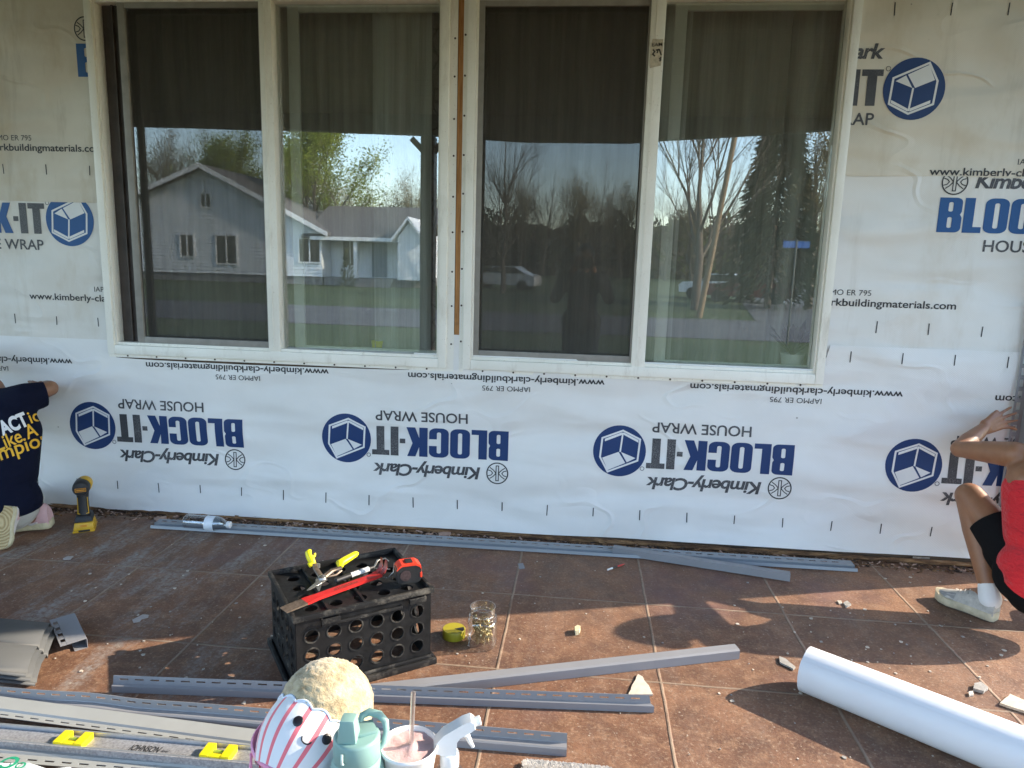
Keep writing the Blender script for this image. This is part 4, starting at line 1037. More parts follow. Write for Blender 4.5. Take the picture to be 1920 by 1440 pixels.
# tin snips
piv = fl(604, 1082, ZT+.012)
sn = thing('tin_snips', 'open tin snips with bright yellow handles on the crate top', 'tin snips', (piv.x, piv.y, ZT+.008))
def loc(px, py, z): q = fl(px, py, ZT+z); return Vector((q.x-piv.x, q.y-piv.y, z-.008))
YG = M('bright yellow grip', (.88, .74, .01), .42, .06, 30)
b = MB()
for tip, o in (((576, 1107), -.007), ((598, 1108), .007)):
    q = loc(*tip, .004); e = Vector((q.y, -q.x, 0)).normalized(); b.loft([[Vector((0, 0, zz)) + e*(sg*.012+o) for sg, zz in ((-1, -.003), (1, -.003), (1, .003), (-1, .003))], [q*.5 + e*(sg*.010+o) + Vector((0, 0, zz)) for sg, zz in ((-1, -.002), (1, -.002), (1, .002), (-1, .002))], [q + e*(sg*.002) + Vector((0, 0, zz)) for sg, zz in ((-1, -.001), (1, -.001), (1, .001), (-1, .001))]])
b.build('blade', STEEL, sn, smooth=40)
b = MB(); b.lathe([(.012, -.006), (.013, .006), (.006, .010), (.003, .012)], 16); b.lathe([(.007, -.004), (.007, .008), (.003, .011)], 12, Matrix.Translation(loc(622, 1073, .006))); b.lathe([(.008, -.004), (.008, .008), (.003, .011)], 12, Matrix.Translation(loc(596, 1062, .010)))
b.lathe([(.006, -.004), (.006, .006)], 12, Matrix.Translation(loc(634, 1070, .008))); b.build('pivot_bolt', STEEL, sn, smooth=40)
b = MB(); b.tube([(0, 0, 0), loc(592, 1066, .016), loc(590, 1058, .022)], [.010, .009, .008], 8, flat=.6); b.tube([(0, 0, 0), loc(622, 1070, .012), loc(640, 1064, .016)], [.010, .009, .008], 8, flat=.6); b.tube([loc(612, 1082, .004), loc(630, 1078, .004), loc(640, 1070, .008)], [.004]*3, 6); b.build('lever', DSTEEL, sn, smooth=40)
b = MB(); b.tube([loc(579, 1060, .016), loc(586, 1056, .020), loc(583, 1049, .030), loc(579, 1042, .040), loc(578, 1036, .048), loc(581, 1032, .052)], [.010, .0145, .014, .012, .0125, .008], 10, flat=.8); b.tube([loc(584, 1046, .034), loc(590, 1042, .037), loc(591, 1037, .044)], [.004, .0045, .003], 8); b.build('handle', YG, sn, smooth=50)
b = MB(); b.tube([loc(638, 1064, .016), loc(638, 1056, .018), loc(646, 1051, .020), loc(656, 1045, .022), loc(666, 1039, .024), loc(669, 1037, .024)], [.008, .0155, .015, .0135, .012, .008], 10, flat=.8); b.build('handle', YG, sn, smooth=50)
# small pliers half hidden behind the tape
b = MB(); q0 = fl(706, 1062, ZT+.004); b.tube([fl(700, 1066, ZT+.005), fl(708, 1050, ZT+.006), fl(722, 1047, ZT+.006), fl(729, 1052, ZT+.006)], [.003, .004, .004, .002], 8, flat=.5); b.tube([fl(700, 1066, ZT+.004), fl(716, 1066, ZT+.004), fl(727, 1066, ZT+.004)], [.003, .004, .003], 8, flat=.5)
tag(b.build('pliers', STEEL, None, smooth=50), 'small steel pliers open behind the red claw of the pry bar', 'pliers')

# ---- jar of screws and its yellow lid
jb = fl(904, 1207); JH, JR = .140, .051
jar = thing('jar', 'clear plastic jar half full of brass screws standing open on the tiles', 'jar', (jb.x, jb.y, 0))
CLEAR = clear_mat('clear plastic', (.90, .92, .92), .10, .06)
b = MB(); b.loft([[Vector((math.copysign(abs(math.cos(a))**e, math.cos(a))*r, math.copysign(abs(math.sin(a))**e, math.sin(a))*r, h)) for a in [2*math.pi*k/28 for k in range(28)]] for r, h, e in
     [(JR*.86, .0015, .7), (JR*.98, .006, .65), (JR*1.0, .02, .6), (JR*.95, .05, .6), (JR*1.0, .088, .62), (JR*.97, .096, .8), (JR*.88, .101, 1), (JR*.92, .103, 1), (JR*.92, .106, 1), (JR*.87, .108, 1), (JR*.87, .113, 1), (JR*.90, .115, 1), (JR*.87, .118, 1), (JR*.87, JH, 1), (JR*.82, JH, 1), (JR*.82, .105, 1)]], caps=False); b.build('glass', CLEAR, jar, smooth=50)
BRASS = M('brass screw', (.52, .40, .20), .34, .45, 80, metal=.8)
b = MB(); b.tube([(0, 0, -.019), (0, 0, .017)], [.0008, .0019], 6); b.lathe([(.0019, .0165), (.0042, .0195), (.0042, .0205)], 8); sm_ = b.mesh('screw', 50); sm_.materials.append(BRASS)
rnd = random.Random(5)
for i in range(230):
    tl = rnd.uniform(.35, 1.2); a = rnd.uniform(0, 6.28); r_ = (.047 - .018*math.sin(tl))*math.sqrt(rnd.random()); z = .010 + .072*rnd.random()*(1-.2*rnd.random())
    o = bpy.data.objects.new('screw', sm_); COL.objects.link(o); s_ = rnd.uniform(.75, 1.1); o.scale = (s_, s_, s_)
    o.location = (jb.x + math.cos(a)*r_*.8, jb.y + math.sin(a)*r_*.8, max(z, .006)); tl = max(tl, .0)
    if z < .022: o.location.z = .022
    o.rotation_euler = (0, tl*rnd.choice((-1, 1)), rnd.uniform(0, 6.28))
    tag(o, 'brass screw heaped with others inside the clear jar', 'screw', 'brass screws in the jar')
q = fl(851, 1193); b = MB(); b.lathe([(.0395, 0), (.0405, .003), (.0405, .028), (.0385, .031), (.001, .0305)], 32); lid = thing('jar_lid', 'yellow screw lid lying beside the jar of screws', 'lid', (q.x, q.y, 0))
YL = M('mustard yellow lid', (.38, .325, .02), .45, .1, 25); b.build('cap', YL, lid, smooth=40)
b = MB(); s0 = [(0, 0)] + [(.033*math.cos(R(a)), .033*math.sin(R(a))) for a in range(-20, 31, 10)]; b.prism([(x+.003, y-.004, .0312) for x, y in s0], (0, 0, .0006)); b.build('opening', M('black print patch', (.02, .02, .02), .6), lid)

# ---- house wrap roll
ra, rc = fl(1497, 1302), fl(1850, 1452); RR = .069
ax = (rc-ra).normalized(); n = Vector((-ax.y, ax.x, 0)); base = ra + n*.045; Lr = 1.15
rl = thing('house_wrap_roll', 'fat white roll of house wrap lying on the sunlit tiles', 'roll', (base.x, base.y, RR), math.atan2(ax.y, ax.x))
def roll_mat():
    s = NT('rolled white wrap'); wv = s.n('TexWave', wave_type='BANDS', bands_direction='X'); wv.inputs['Scale'].default_value = 150; wv.inputs['Distortion'].default_value = .5; s.l(s.map(rot=(.6, .4, .3)), wv.inputs['Vector'])
    s.set(Base_Color=s.mix(s.noise(3, 4), (.74, .75, .77), (.81, .815, .82)), Roughness=.42); s.bump(s.math('ADD', s.math('MULTIPLY', wv.outputs[0], .15), s.math('MULTIPLY', s.noise(9, 4, .6, s.map(scale=(.3, 1, 1))), 1.6)), .35, .005); return s.m
b = MB(); N = 56
rows = [[Vector((x, (RR + .0035*(k/N))*math.cos(-2*math.pi*k/N + 2.35)*(1+.022*noise.noise((x*3, k*.12, 1))), (RR + .0035*(k/N))*math.sin(-2*math.pi*k/N + 2.35)*(1+.022*noise.noise((x*3, k*.12, 1))))) for k in range(N+1)] for x in (0, .3, .6, .9, Lr)]
b.loft(rows, False, closed=False); rings = []
b.build('sheet', roll_mat(), rl, smooth=60)
b = MB()
for xe, sg in ((.002, 1), (Lr-.002, -1)):
    rr = RR-.001; pts = []
    while rr > .022:
        b.loft([[Vector((xe + sg*o_, r_*math.cos(2*math.pi*k/40), r_*math.sin(2*math.pi*k/40))) for k in range(40)] for r_, o_ in ((rr, 0), (rr-.0022, .0), (rr-.0028, .0016))], False); rr -= .0028
b.build('roll_end', M('wrap edge layers', (.62, .63, .65), .6), rl)
b = MB(); b.loft([[Vector((x, r_*math.cos(2*math.pi*k/32), r_*math.sin(2*math.pi*k/32))) for k in range(32)] for x, r_ in ((.003, .0215), (Lr-.003, .0215), (Lr-.003, .018), (.003, .018), (.003, .0215))], False); b.build('core', M('cardboard core', (.35, .24, .14), .8), rl)

# ---- cordless driver
q = fl(160, 990); dr = thing('cordless_drill', 'black and yellow cordless impact driver standing on its battery by the wall', 'drill', (q.x, q.y, 0), R(31)); dr.scale = (1.06, 1.06, 1.06)
DY = M('yellow tool shell', (.62, .36, .012), .4, .1, 30)
b = MB(); b.b2((-.043, -.058, 0), (.043, .058, .010), .004); b.box((0, 0, .026), (.082, .112, .032), None, .007, .86); b.build('battery', DY, dr, smooth=40)
b = MB(); b.b2((-.020, -.0595, .003), (.024, -.0565, .012), .001); b.build('battery_label', BLK, dr)
b = MB(); b.b2((-.013, -.0535, .024), (.013, -.0505, .033), .001); b.build('battery_latch', M('orange print', (.6, .25, .02), .5), dr)
b = MB(); b.box((0, .002, .056), (.074, .10, .030), None, .010, .8)
b.tube([(0, -.002, .06), (0, -.004, .10), (0, .0, .14), (0, .002, .175)], [.030, .0235, .0225, .026], 16); b.build('handle', BLK, dr, smooth=40)
b = MB(); 
for sg in (-1, 1): b.tube([(sg*.021, -.024, .075), (sg*.0195, -.021, .11), (sg*.019, -.019, .15)], .0016, 6)
b.tube([(-.021, -.024, .078), (0, -.0285, .074), (.021, -.024, .078)], .0016, 6); b.build('piping', DY, dr, smooth=60)
Yx = Matrix.Rotation(R(-90), 4, 'X')
b = MB(); b.lathe([(.010, -.058), (.028, -.055), (.0335, -.042), (.0345, -.02), (.033, .02), (.028, .05), (.022, .07)], 24, Matrix.Translation((0, 0, .197)) @ Yx); b.build('motor_housing', BLK, dr, smooth=40)
b = MB(); b.lathe([(.031, -.006), (.0325, .0), (.0325, .040), (.026, .044)], 24, Matrix.Translation((.0065, .0, .199)) @ Yx); b.build('yellow_band', DY, dr, smooth=40)
b = MB(); bars(b, -.021, .021, .187, .203, -.0605, -.0565, .0022, .0022, .0022, .0022, 0); b.b2((-.016, -.0605, .193), (.016, -.0565, .197)); b.build('badge', M('orange print', (.6, .25, .02), .5), dr)
b = MB(); b.lathe([(.014, .07), (.015, .09), (.010, .10)], 16, Matrix.Translation((0, 0, .197)) @ Yx); b.build('chuck', STEEL, dr, smooth=40)
b = MB(); b.lathe([(.0035, .10), (.003, .135)], 8, Matrix.Translation((0, 0, .197)) @ Yx); b.build('bit', STEEL, dr)

# ---- water bottle lying against the trim
a = fl(350, 978, .03); c = fl(424, 983, .03); ax, n, L = frame_pts(a, c); L = .215
wb = thing('water_bottle', 'clear ribbed plastic water bottle lying on its side by the foot of the wall', 'bottle', (a.x, a.y-.01, .0345), math.atan2(ax.y, ax.x)-.02); wb.scale = (1.06, 1.12, 1.12)
prof = [(.012, .004), (.026, 0), (.031, .006)]
for i in range(9): prof += [(.0325, .012+i*.0095), (.0300, .017+i*.0095)]
prof += [(.0325, .102), (.0325, .150), (.029, .164), (.019, .186), (.0125, .192), (.0125, .202)]
PET = clear_mat('thin clear bottle plastic', (.86, .89, .91), .10, .06)
b = MB(); b.lathe(prof, 28, ry, caps=False); b.build('body', PET, wb, smooth=60)
b = MB(); b.lathe([(.0329, .105), (.0329, .148)], 28, ry, caps=False); lb = b.build('label', M('white bottle label', (.70, .74, .78), .4), wb, smooth=60)
ink = Ink()
b = MB()
for i in range(7): a_ = 2.2 + i*.12; b.face([ry @ Vector((.0331*math.cos(t_), .0331*math.sin(t_), z)) for t_, z in ((a_, .112), (a_+.07, .112), (a_+.07, .128), (a_, .128))])
for i in range(3): b.face([ry @ Vector((.0331*math.cos(t_), .0331*math.sin(t_), z)) for t_, z in ((3.15, .132+i*.005), (4.2, .132+i*.005), (4.2, .1335+i*.005), (3.15, .1335+i*.005))])
b.build('label_print', M('blue label print', (.02, .10, .32), .5), lb)
b = MB(); b.lathe([(.0145, .2), (.0148, .202), (.0145, .215), (.012, .2165)], 24, ry); b.build('cap', M('white bottle cap', (.75, .75, .75), .4), wb, smooth=40)

# ---- corner channel held by the person on the right
q = wl(1893, 825, -.02)
cc = thing('corner_channel', 'upright grey slotted channel held against the wrap at the right edge', 'trim', (1.893, -.022, 0))
b = MB()
rows = []; 
b.loft([[Vector((u, v, z)) for u, v in [(.020, .002), (.020, -.010), (.021, -.048), (.052, -.052), (.054, -.030), (.062, -.030), (.064, -.060), (.10, -.060), (.10, .002)]] for z in (.12, 1.2, 2.5)], False, closed=False); b.build('channel', VIN, cc, solid=.0016)
b = MB(); z = .12
while z < 2.45:
    b.b2((-.012, -.006, z), (.004, -.0044, z+.018)); b.b2((-.022, -.006, z), (-.0121, -.0044, z+.05)); b.b2((.0041, -.006, z), (.020, -.0044, z+.05)); z += .05
b.build('nailing_flange', VIN, cc)

# ---- things close to the camera, standing on a low table just below the frame
TZ = .36
tb = thing('low_table', 'low wooden side table carrying the plush toy, bottle, cup and spray bottle', 'table', (-.36, -2.13, 0))
b = MB(); b.b2((-.20, -.20, TZ-.03), (.30, .06, TZ-.0005), .004); b.build('tabletop', M('plain table wood', (.22, .14, .08), .5, .2, 14), tb)
for sx_ in (-1, 1):
    for sy_ in (-.17, .03): b = MB(); b.tube([(.05+sx_*.22, sy_, 0), (.05+sx_*.20, sy_, TZ-.0305)], [.016, .022], 8); b.build('leg', M('plain table wood', (.22, .14, .08), .5), tb, smooth=40)
def ray_at(px, py, dist):
    d = _ray(px, py); return CAM + d*dist
# teal insulated bottle: camera depth about 1.2 m
D1 = 1.20
q = ray_at(669, 1386, D1); tl_ = thing('tumbler_bottle', 'pale teal insulated drink bottle with a carry loop on its lid', 'bottle', (q.x, q.y, TZ), R(12))
TEAL = M('pale teal paint', (.215, .36, .33), .45, .04, 10); zt_ = q.z - TZ           # height of the lid skirt
TEAL2 = M('pale teal lid', (.20, .335, .31), .48, .04, 10)
b = MB(); b.lathe([(.040, 0), (.0455, .006), (.0470, zt_-.075), (.0462, zt_-.055), (.043, zt_-.040), (.0395, zt_-.031)], 40); b.build('body', TEAL, tl_, smooth=40)
b = MB(); b.lathe([(.0385, zt_-.032), (.0395, zt_-.030), (.0395, zt_+.006), (.037, zt_+.010), (.034, zt_+.011)], 40); lidb = b.build('lid', TEAL2, tl_, smooth=40)
b = MB()
for i in range(26): a_ = 2*math.pi*i/26; b.box((.0395*math.cos(a_), .0395*math.sin(a_), zt_-.010), (.003, .003, .022), Matrix.Rotation(a_, 3, 'Z'))
b = MB(); b.box((-.012, -.010, zt_+.030), (.034, .036, .040), Matrix.Rotation(R(-8), 3, 'Z'), .005, .72); b.build('spout_cover', TEAL, lidb, smooth=45)
b = MB(); b.box((.014, .008, zt_+.013), (.034, .034, .008), Matrix.Rotation(R(20), 3, 'Z'), .003); b.build('hinge', TEAL2, lidb, smooth=45)
b = MB(); b.tube([(.002, .024, zt_+.012), (.006, .032, zt_+.022), (.018, .034, zt_+.027), (.036, .028, zt_+.025), (.047, .020, zt_+.017), (.049, .012, zt_+.004), (.045, .004, zt_-.012), (.039, .0, zt_-.020)], [.005, .0065, .007, .007, .0065, .0055, .005, .0045], 12, flat=.75); b.build('carry_loop', TEAL, lidb, smooth=60)
b = MB(); b.tube([(-.020, -.0395, zt_+.002), (-.020, -.042, zt_-.004), (-.020, -.042, zt_-.014), (-.018, -.0395, zt_-.016)], .0022, 8); b.build('latch', M('pale latch', (.5, .66, .63), .4), lidb, smooth=60)
# smoothie cup
D2 = 1.24; q = ray_at(767, 1396, D2); cp = thing('smoothie_cup', 'white foam cup of pink smoothie with a straw standing in it', 'cup', (q.x, q.y, TZ)); hz = q.z-TZ
b = MB(); b.lathe([(.034, 0), (.049, hz-.006), (.0510, hz-.004), (.0515, hz), (.0495, hz+.0025), (.0462, hz), (.0455, hz-.006), (.033, .004)], 48, caps=False); b.build('cup', M('white foam', (.78, .77, .76), .6, .03, 60, sub=0), cp, smooth=50)
b = MB(); rows = [[Vector((r_*math.cos(2*math.pi*k/40), r_*math.sin(2*math.pi*k/40), hz-.006 + .004*noise.noise((r_*60*math.cos(2*math.pi*k/40), r_*60*math.sin(2*math.pi*k/40), 3)) + .006*math.exp(-(r_/.013)**2))) for k in range(40)] for r_ in (.0452, .036, .028, .02, .013, .008, .004, .001)]
b.loft(rows, False); b.build('smoothie', M('pink smoothie foam', (.62, .42, .41), .5, .10, 60, bump=.4, bscale=120), cp, smooth=70)
b = MB(); b.tube([(.0, 0, .02), (.006, .006, hz+.098)], .0042, 14, caps=False); b.build('straw', clear_mat('frosted straw', (.72, .66, .64), .30, .35), cp, smooth=60)
# spray bottle
D3 = 1.26; q = ray_at(843, 1410, D3); sp = thing('spray_bottle', 'clear spray bottle with a white trigger head', 'spray bottle', (q.x, q.y, TZ), R(14)); hz = q.z-TZ
b = MB(); b.lathe([(.035, .0), (.038, .004), (.038, hz-.085), (.034, hz-.055), (.022, hz-.034), (.0145, hz-.026), (.0140, hz-.020)], 32, caps=False); b.build('body', clear_mat('spray bottle plastic', (.88, .90, .90), .07, .04), sp, smooth=50)
b = MB(); b.lathe([(.0352, .003), (.0365, hz-.10), (.001, hz-.0999)], 32); b.build('liquid', clear_mat('water tint', (.86, .90, .92), .03, .02), sp, smooth=50)
WPL = M('white trigger plastic', (.78, .80, .80), .32, .03, 20)
b = MB(); b.lathe([(.0165, hz-.028), (.0172, hz-.024), (.0172, hz-.002), (.0155, hz+.001)], 28); b.build('collar', WPL, sp, smooth=40)
b = MB(); 
hd = [(-.033, .008), (-.026, .026), (-.012, .042), (.024, .062), (.037, .066), (.044, .061), (.045, .050), (.037, .044), (.018, .035), (.012, .026), (.012, .0012), (-.012, .0012), (-.020, .006)]
b.loft([[Vector((x*k_+.0, yy, hz+z*1.0)) for x, z in hd] for yy, k_ in ((-.013, .97), (-.0105, 1), (.0105, 1), (.013, .97))]); b.build('trigger_head', WPL, sp, smooth=40)
b = MB(); b.tube([(.020, 0, hz+.036), (.031, 0, hz+.031), (.036, 0, hz+.018), (.042, 0, hz+.007)], [.006, .0055, .0045, .003], 10); b.build('trigger', WPL, sp, smooth=60)
b = MB(); b.lathe([(.0085, 0), (.0085, .012), (.006, .013)], 14, Matrix.Translation((.042, 0, hz+.056)) @ Matrix.Rotation(R(75), 4, 'Y')); b.build('nozzle', WPL, sp, smooth=40)
# pink bucket with the popcorn cushion
D4 = 1.32; q = ray_at(575, 1376, D4); bk = thing('pink_bucket', 'pink plastic bucket holding a striped popcorn cushion', 'bucket', (q.x, q.y, TZ)); hz = max(.06, q.z-TZ)
PINK = M('pink bucket plastic', (.80, .33, .52), .35, .04, 10, sub=0)
b = MB(); b.lathe([(.060, 0), (.070, .004), (.0955, hz-.008), (.0985, hz-.006), (.0985, hz), (.0955, hz+.002), (.0935, hz-.004), (.067, .006), (.001, .0062)], 44); b.build('pail', PINK, bk, smooth=40)
b = MB(); b.tube([(-.098, .0, hz-.004), (-.1005, -.01, hz-.03), (-.098, -.03, hz-.055), (-.086, -.05, hz-.05), (-.084, -.052, hz-.01)], .0022, 8); b.build('handle', PINK, bk, smooth=60)
_rd = _ray(605, 1335).normalized(); _up = (CU - _rd*CU.dot(_rd)).normalized(); _rt = _rd.cross(_up)
cu = thing('popcorn_cushion', 'round popcorn cushion with a red striped tub and small smile in the pink bucket', 'plush toy', ray_at(612, 1326, D4+.01), 0)
# the cushion leans to the upper right
axis = (_rt*.56 + _up*.80 + _rd*.20).normalized(); right = (_rt*.80 - _up*.56).normalized(); right = (right - axis*right.dot(axis)).normalized(); back = axis.cross(right)
Mx = Matrix((right, back, axis)).transposed().to_4x4()                    # local x right, y away from camera, z up the toy
cu.matrix_world = Matrix.Translation(cu.location) @ Mx
RP = .087
def plush_mat():
    s = NT('cream fleece'); v = s.noise(38, 6, .7); c = s.mix(s.ramp(v, [(.32, 0), (.66, 1)]), (.30, .215, .105), (.60, .50, .32))
    c = s.mix(s.ramp(s.noise(24, 3, .5, s.map(loc=(3, 1, 2))), [(.66, 0), (.76, .8)]), c, (.36, .24, .12))
    s.set(Base_Color=c, Roughness=.95); s.b.inputs['Sheen Weight'].default_value = .4; s.bump(v, .9, .008); return s.m
b = MB(); nu, nv = 110, 70; rows = []
for j in range(nv+1):
    th = math.pi*(.001 +   .72*j/nv); row = []
    for i in range(nu):
        ph = 2*math.pi*i/nu; d = Vector((math.sin(th)*math.cos(ph), math.sin(th)*math.sin(ph), math.cos(th)))
        cr = noise.noise(d*7)*.5 + noise.noise(d*15)*.6 + noise.noise(d*34)*.35
        row.append(d*(RP*(1.0 + .034*cr)))
    rows.append(row)
b.loft(rows, True); b.build('popcorn_top', plush_mat(), cu, smooth=180)
def tub_r(t): return RP*(1.045 - .20*t)                                    # t 0 at the scalloped rim, 1 at the foot
def tub_pt(ph, t, k=1.0):
    rim = .002 + .0055*abs(math.sin(ph*7))                                   # scallops
    z = RP*(-.40) + rim*(1-t)*1.4 - t*RP*1.14
    rr = RP*(.955 + .075*math.sin(math.pi*min(1, t*.95)) - .30*t*t)*k
    return Vector((rr*math.cos(ph), rr*math.sin(ph), z))
def tub_mat():
    s = NT('striped tub fabric'); s.m.use_nodes = True
    sep = s.n('SeparateXYZ'); s.l(s.co(), sep.inputs[0]); an = s.math('ARCTAN2', sep.outputs[1], sep.outputs[0])
    fr = s.math('ABSOLUTE', s.math('SUBTRACT', s.math('FRACT', s.math('MULTIPLY_ADD', an, 16/(2*math.pi), 20.2)), .5))
    st = s.ramp(fr, [(.118, 1), (.132, 0)])
    lowz = s.ramp(s.math('MULTIPLY_ADD', sep.outputs[2], -40, .12), [(0.2, 0), (.24, 1)])
    c = s.mix(s.math('MULTIPLY', st, lowz), (.74, .75, .77), (.80, .17, .21)); s.set(Base_Color=c, Roughness=.85); s.b.inputs['Sheen Weight'].default_value = .3
    s.bump(s.noise(90, 4), .25, .003); return s.m
b = MB(); rows = []
for j in range(26): rows.append([tub_pt(2*math.pi*i/168, j/25) for i in range(168)])
b.loft(rows, False); b.loft([[tub_pt(2*math.pi*i/168, 0) for i in range(168)], [tub_pt(2*math.pi*i/168, 0, .93) + Vector((0, 0, -.006)) for i in range(168)]], False)
b.build('striped_tub', tub_mat(), cu, smooth=180)
b = MB(); b.tube([tub_pt(2*math.pi*i/168, 0, 1.004) for i in range(169)], .0022, 6, caps=False); b.build('scalloped_trim', M('pale blue piping', (.62, .70, .80), .8), cu, smooth=180)
def surf(ph, t, k=1.01): return tub_pt(ph, t, k)
fp = -math.pi/2 - .05
EYE = M('black embroidered eye', (.012, .012, .018), .35)
for dp in (-.30, .40):
    c = surf(fp+dp, .31); nn = Vector((c.x, c.y, 0)).normalized(); T = nn.to_track_quat('Z', 'Y').to_matrix().to_4x4()
    b = MB(); b.ball(c, .0092, 16, T, (1, 1, .22)); b.build('eye', EYE, cu, smooth=180)
b = MB(); b.tube([surf(fp+.05+.11*math.cos(a_), .46+.08*math.sin(a_), 1.012) for a_ in [math.pi*k_/8 for k_ in range(9)]], .0013, 6); b.build('smile', EYE, cu, smooth=180)
# smaller dotted plush tucked in the bucket
q = ray_at(588, 1432, D4-.065); sm2 = thing('dotted_plush', 'small white plush with pastel dots tucked in front of the popcorn cushion', 'plush toy', q)
b = MB(); b.ball((0, 0, 0), .034, 24, None, (1, .8, .95)); b.build('body', M('white fleece', (.76, .75, .74), .95, .05, 60, bump=.4, bscale=90), sm2, smooth=180)
cols = [(.75, .30, .38), (.28, .50, .80), (.80, .60, .15), (.48, .38, .75), (.80, .36, .20)]; rnd = random.Random(11)
for i in range(22):
    d = -CF*1.0 + CR*rnd.uniform(-1, 1) + CU*rnd.uniform(-.7, 1.3); d.normalize(); c = Vector((d.x*.0342, d.y*.0342*.8, d.z*.0342*.95)); T = d.to_track_quat('Z', 'Y').to_matrix().to_4x4()
    b = MB(); b.ball(c, .0034, 8, T, (1, 1, .2)); b.build('dot', M('pastel dot %d' % (i % 5), cols[i % 5], .8), sm2, smooth=180)

# ---- litter on the tiles
def chip_mesh(pts, h, name): 
    b = MB(); b.prism([(x, y, 0) for x, y in pts], (0, 0, h)); return b.mesh(name)
def chip(name, label, cat, pix, h, mat, group=None, lift=.0015, rgh=0):
    w3 = [fl(*p) for p in pix]; c = sum(w3, Vector())/len(w3); b = MB()
    pts = []
    for i, p in enumerate(w3):
        n_ = w3[(i+1) % len(w3)]
        for k_ in range(4):
            q_ = p.lerp(n_, k_/4); q_ = q_ + Vector((noise.noise((q_.x*90, q_.y*90, 1)), noise.noise((q_.x*90, q_.y*90, 7)), 0))*(p-n_).length*.06*(k_ > 0); pts.append((q_.x-c.x, q_.y-c.y, 0))
    b.prism(pts, (0, 0, h)); o = b.build(name, mat, None, loc=(c.x, c.y, lift)); tag(o, label, cat, group); return o
BONE = M('bone coloured shingle', (.62, .54, .44), .8, .12, 40, bump=.4); SLATE = M('grey flake', (.33, .31, .28), .85, .2, 60, bump=.5); BLEACH = M('pale paint flake', (.52, .46, .38), .85, .15, 50)
chip('siding_shard', 'bone coloured three sided shard of old siding on the sunlit tiles', 'shard', [(1196, 1267), (1205, 1272), (1224, 1305), (1178, 1306), (1185, 1288)], .005, BONE)
chip('siding_shard', 'grey weathered shard leaning at the left end of the wrap roll', 'shard', [(1461, 1234), (1472, 1238), (1491, 1254), (1487, 1258), (1462, 1245)], .006, SLATE)
o = chip('siding_shard', 'ribbed cream shard cut off by the right edge of the picture', 'shard', [(1893, 1306), (1930, 1322), (1930, 1342), (1874, 1323)], .008, M('ribbed cream shard', (.60, .52, .40), .8, .2, 30)); 
chip('siding_shard', 'small grey stone like shard right of the white roll', 'shard', [(1826, 1287), (1838, 1284), (1852, 1294), (1844, 1302), (1824, 1296)], .010, SLATE)
chip('siding_shard', 'little pale bead of debris beside the grey shard right of the roll', 'shard', [(1815, 1301), (1824, 1299), (1825, 1306), (1817, 1307)], .006, BONE)
chip('siding_shard', 'pointed grey chip with a smaller one beside it, left of the white shoe', 'shard', [(1581, 1133), (1588, 1129), (1596, 1136), (1586, 1141)], .006, SLATE)
chip('siding_shard', 'tiny tan chip left of the pointed grey chip', 'shard', [(1569, 1128), (1577, 1128), (1579, 1133), (1573, 1134)], .004, BLEACH)
chip('popcorn_piece', 'cream coloured crumb casting a shadow on the sunlit tiles right of the jar', 'crumb', [(1077, 1184), (1083, 1181), (1088, 1183), (1086, 1191), (1078, 1192)], .018, M('cream crumb', (.72, .62, .38), .9, .2, 80, bump=.6))
chip('vinyl_scrap', 'small square grey scrap of vinyl below the long trim strip', 'scrap', [(971, 1058), (981, 1057), (984, 1067), (974, 1068)], .002, VIN)
o = chip('wood_block', 'weathered grey wood block stuck under the wrap near the right person', 'wood block', [(1711, 1041), (1742, 1043), (1742, 1057), (1710, 1056)], .030, M('weathered block', (.27, .23, .19), .9, .35, 50, bump=.5))
chip('wood_shard', 'pinkish splinter of wood at the left end of the long trim strip', 'shard', [(289, 975), (312, 971), (313, 977), (300, 981)], .010, M('pinkish splinter', (.42, .27, .20), .9, .3, 50))
chip('wood_shard', 'pinkish chunk of rotten wood against the sill above the crate', 'shard', [(822, 1003), (845, 998), (846, 1006), (824, 1008)], .010, M('pinkish splinter', (.42, .27, .20), .9))
chip('paint_spill', 'pale dried paint splash on the tiles left of the crate', 'splash', [(248, 1163), (258, 1158), (268, 1153), (279, 1154), (278, 1159), (266, 1162), (262, 1167), (251, 1169)], .0012, M('dried pale paint', (.42, .38, .35), .6, .12, 40))
chip('paint_spill', 'narrow streak of dried paint between the drill and the left sneaker', 'splash', [(118, 1048), (127, 1044), (138, 1044), (132, 1050), (120, 1051)], .0012, M('dried pale paint', (.42, .38, .35), .6))
q0, q1 = fl(1139, 1070), fl(1168, 1060); ax, n, L = frame_pts(q0, q1)
pen = thing('pencil', 'short white and red marking pencil lying under the grey trim strip', 'pencil', (q0.x, q0.y, .0042), math.atan2(ax.y, ax.x))
b = MB(); b.lathe([(.004, 0), (.0042, .03)], 8, ry); b.build('white_end', M('white marker barrel', (.72, .72, .70), .4), pen); b = MB(); b.lathe([(.0038, .0302), (.0038, .06)], 8, ry); b.build('black_middle', BLK, pen); b = MB(); b.lathe([(.0036, .0602), (.0034, L), (.001, L+.01)], 8, ry); b.build('red_end', RED, pen)
rnd = random.Random(21); chip_meshes = []
for i in range(7):
    n_ = rnd.randint(4, 7); pts = [(rnd.uniform(.5, 1)*math.cos(2*math.pi*k_/n_), rnd.uniform(.35, .8)*math.sin(2*math.pi*k_/n_)) for k_ in range(n_)]
    m_ = chip_mesh([(x*.008, y*.008) for x, y in pts], .0018, 'paint_chip'); m_.materials.append((BLEACH, SLATE, BONE)[i % 3]); chip_meshes.append(m_)
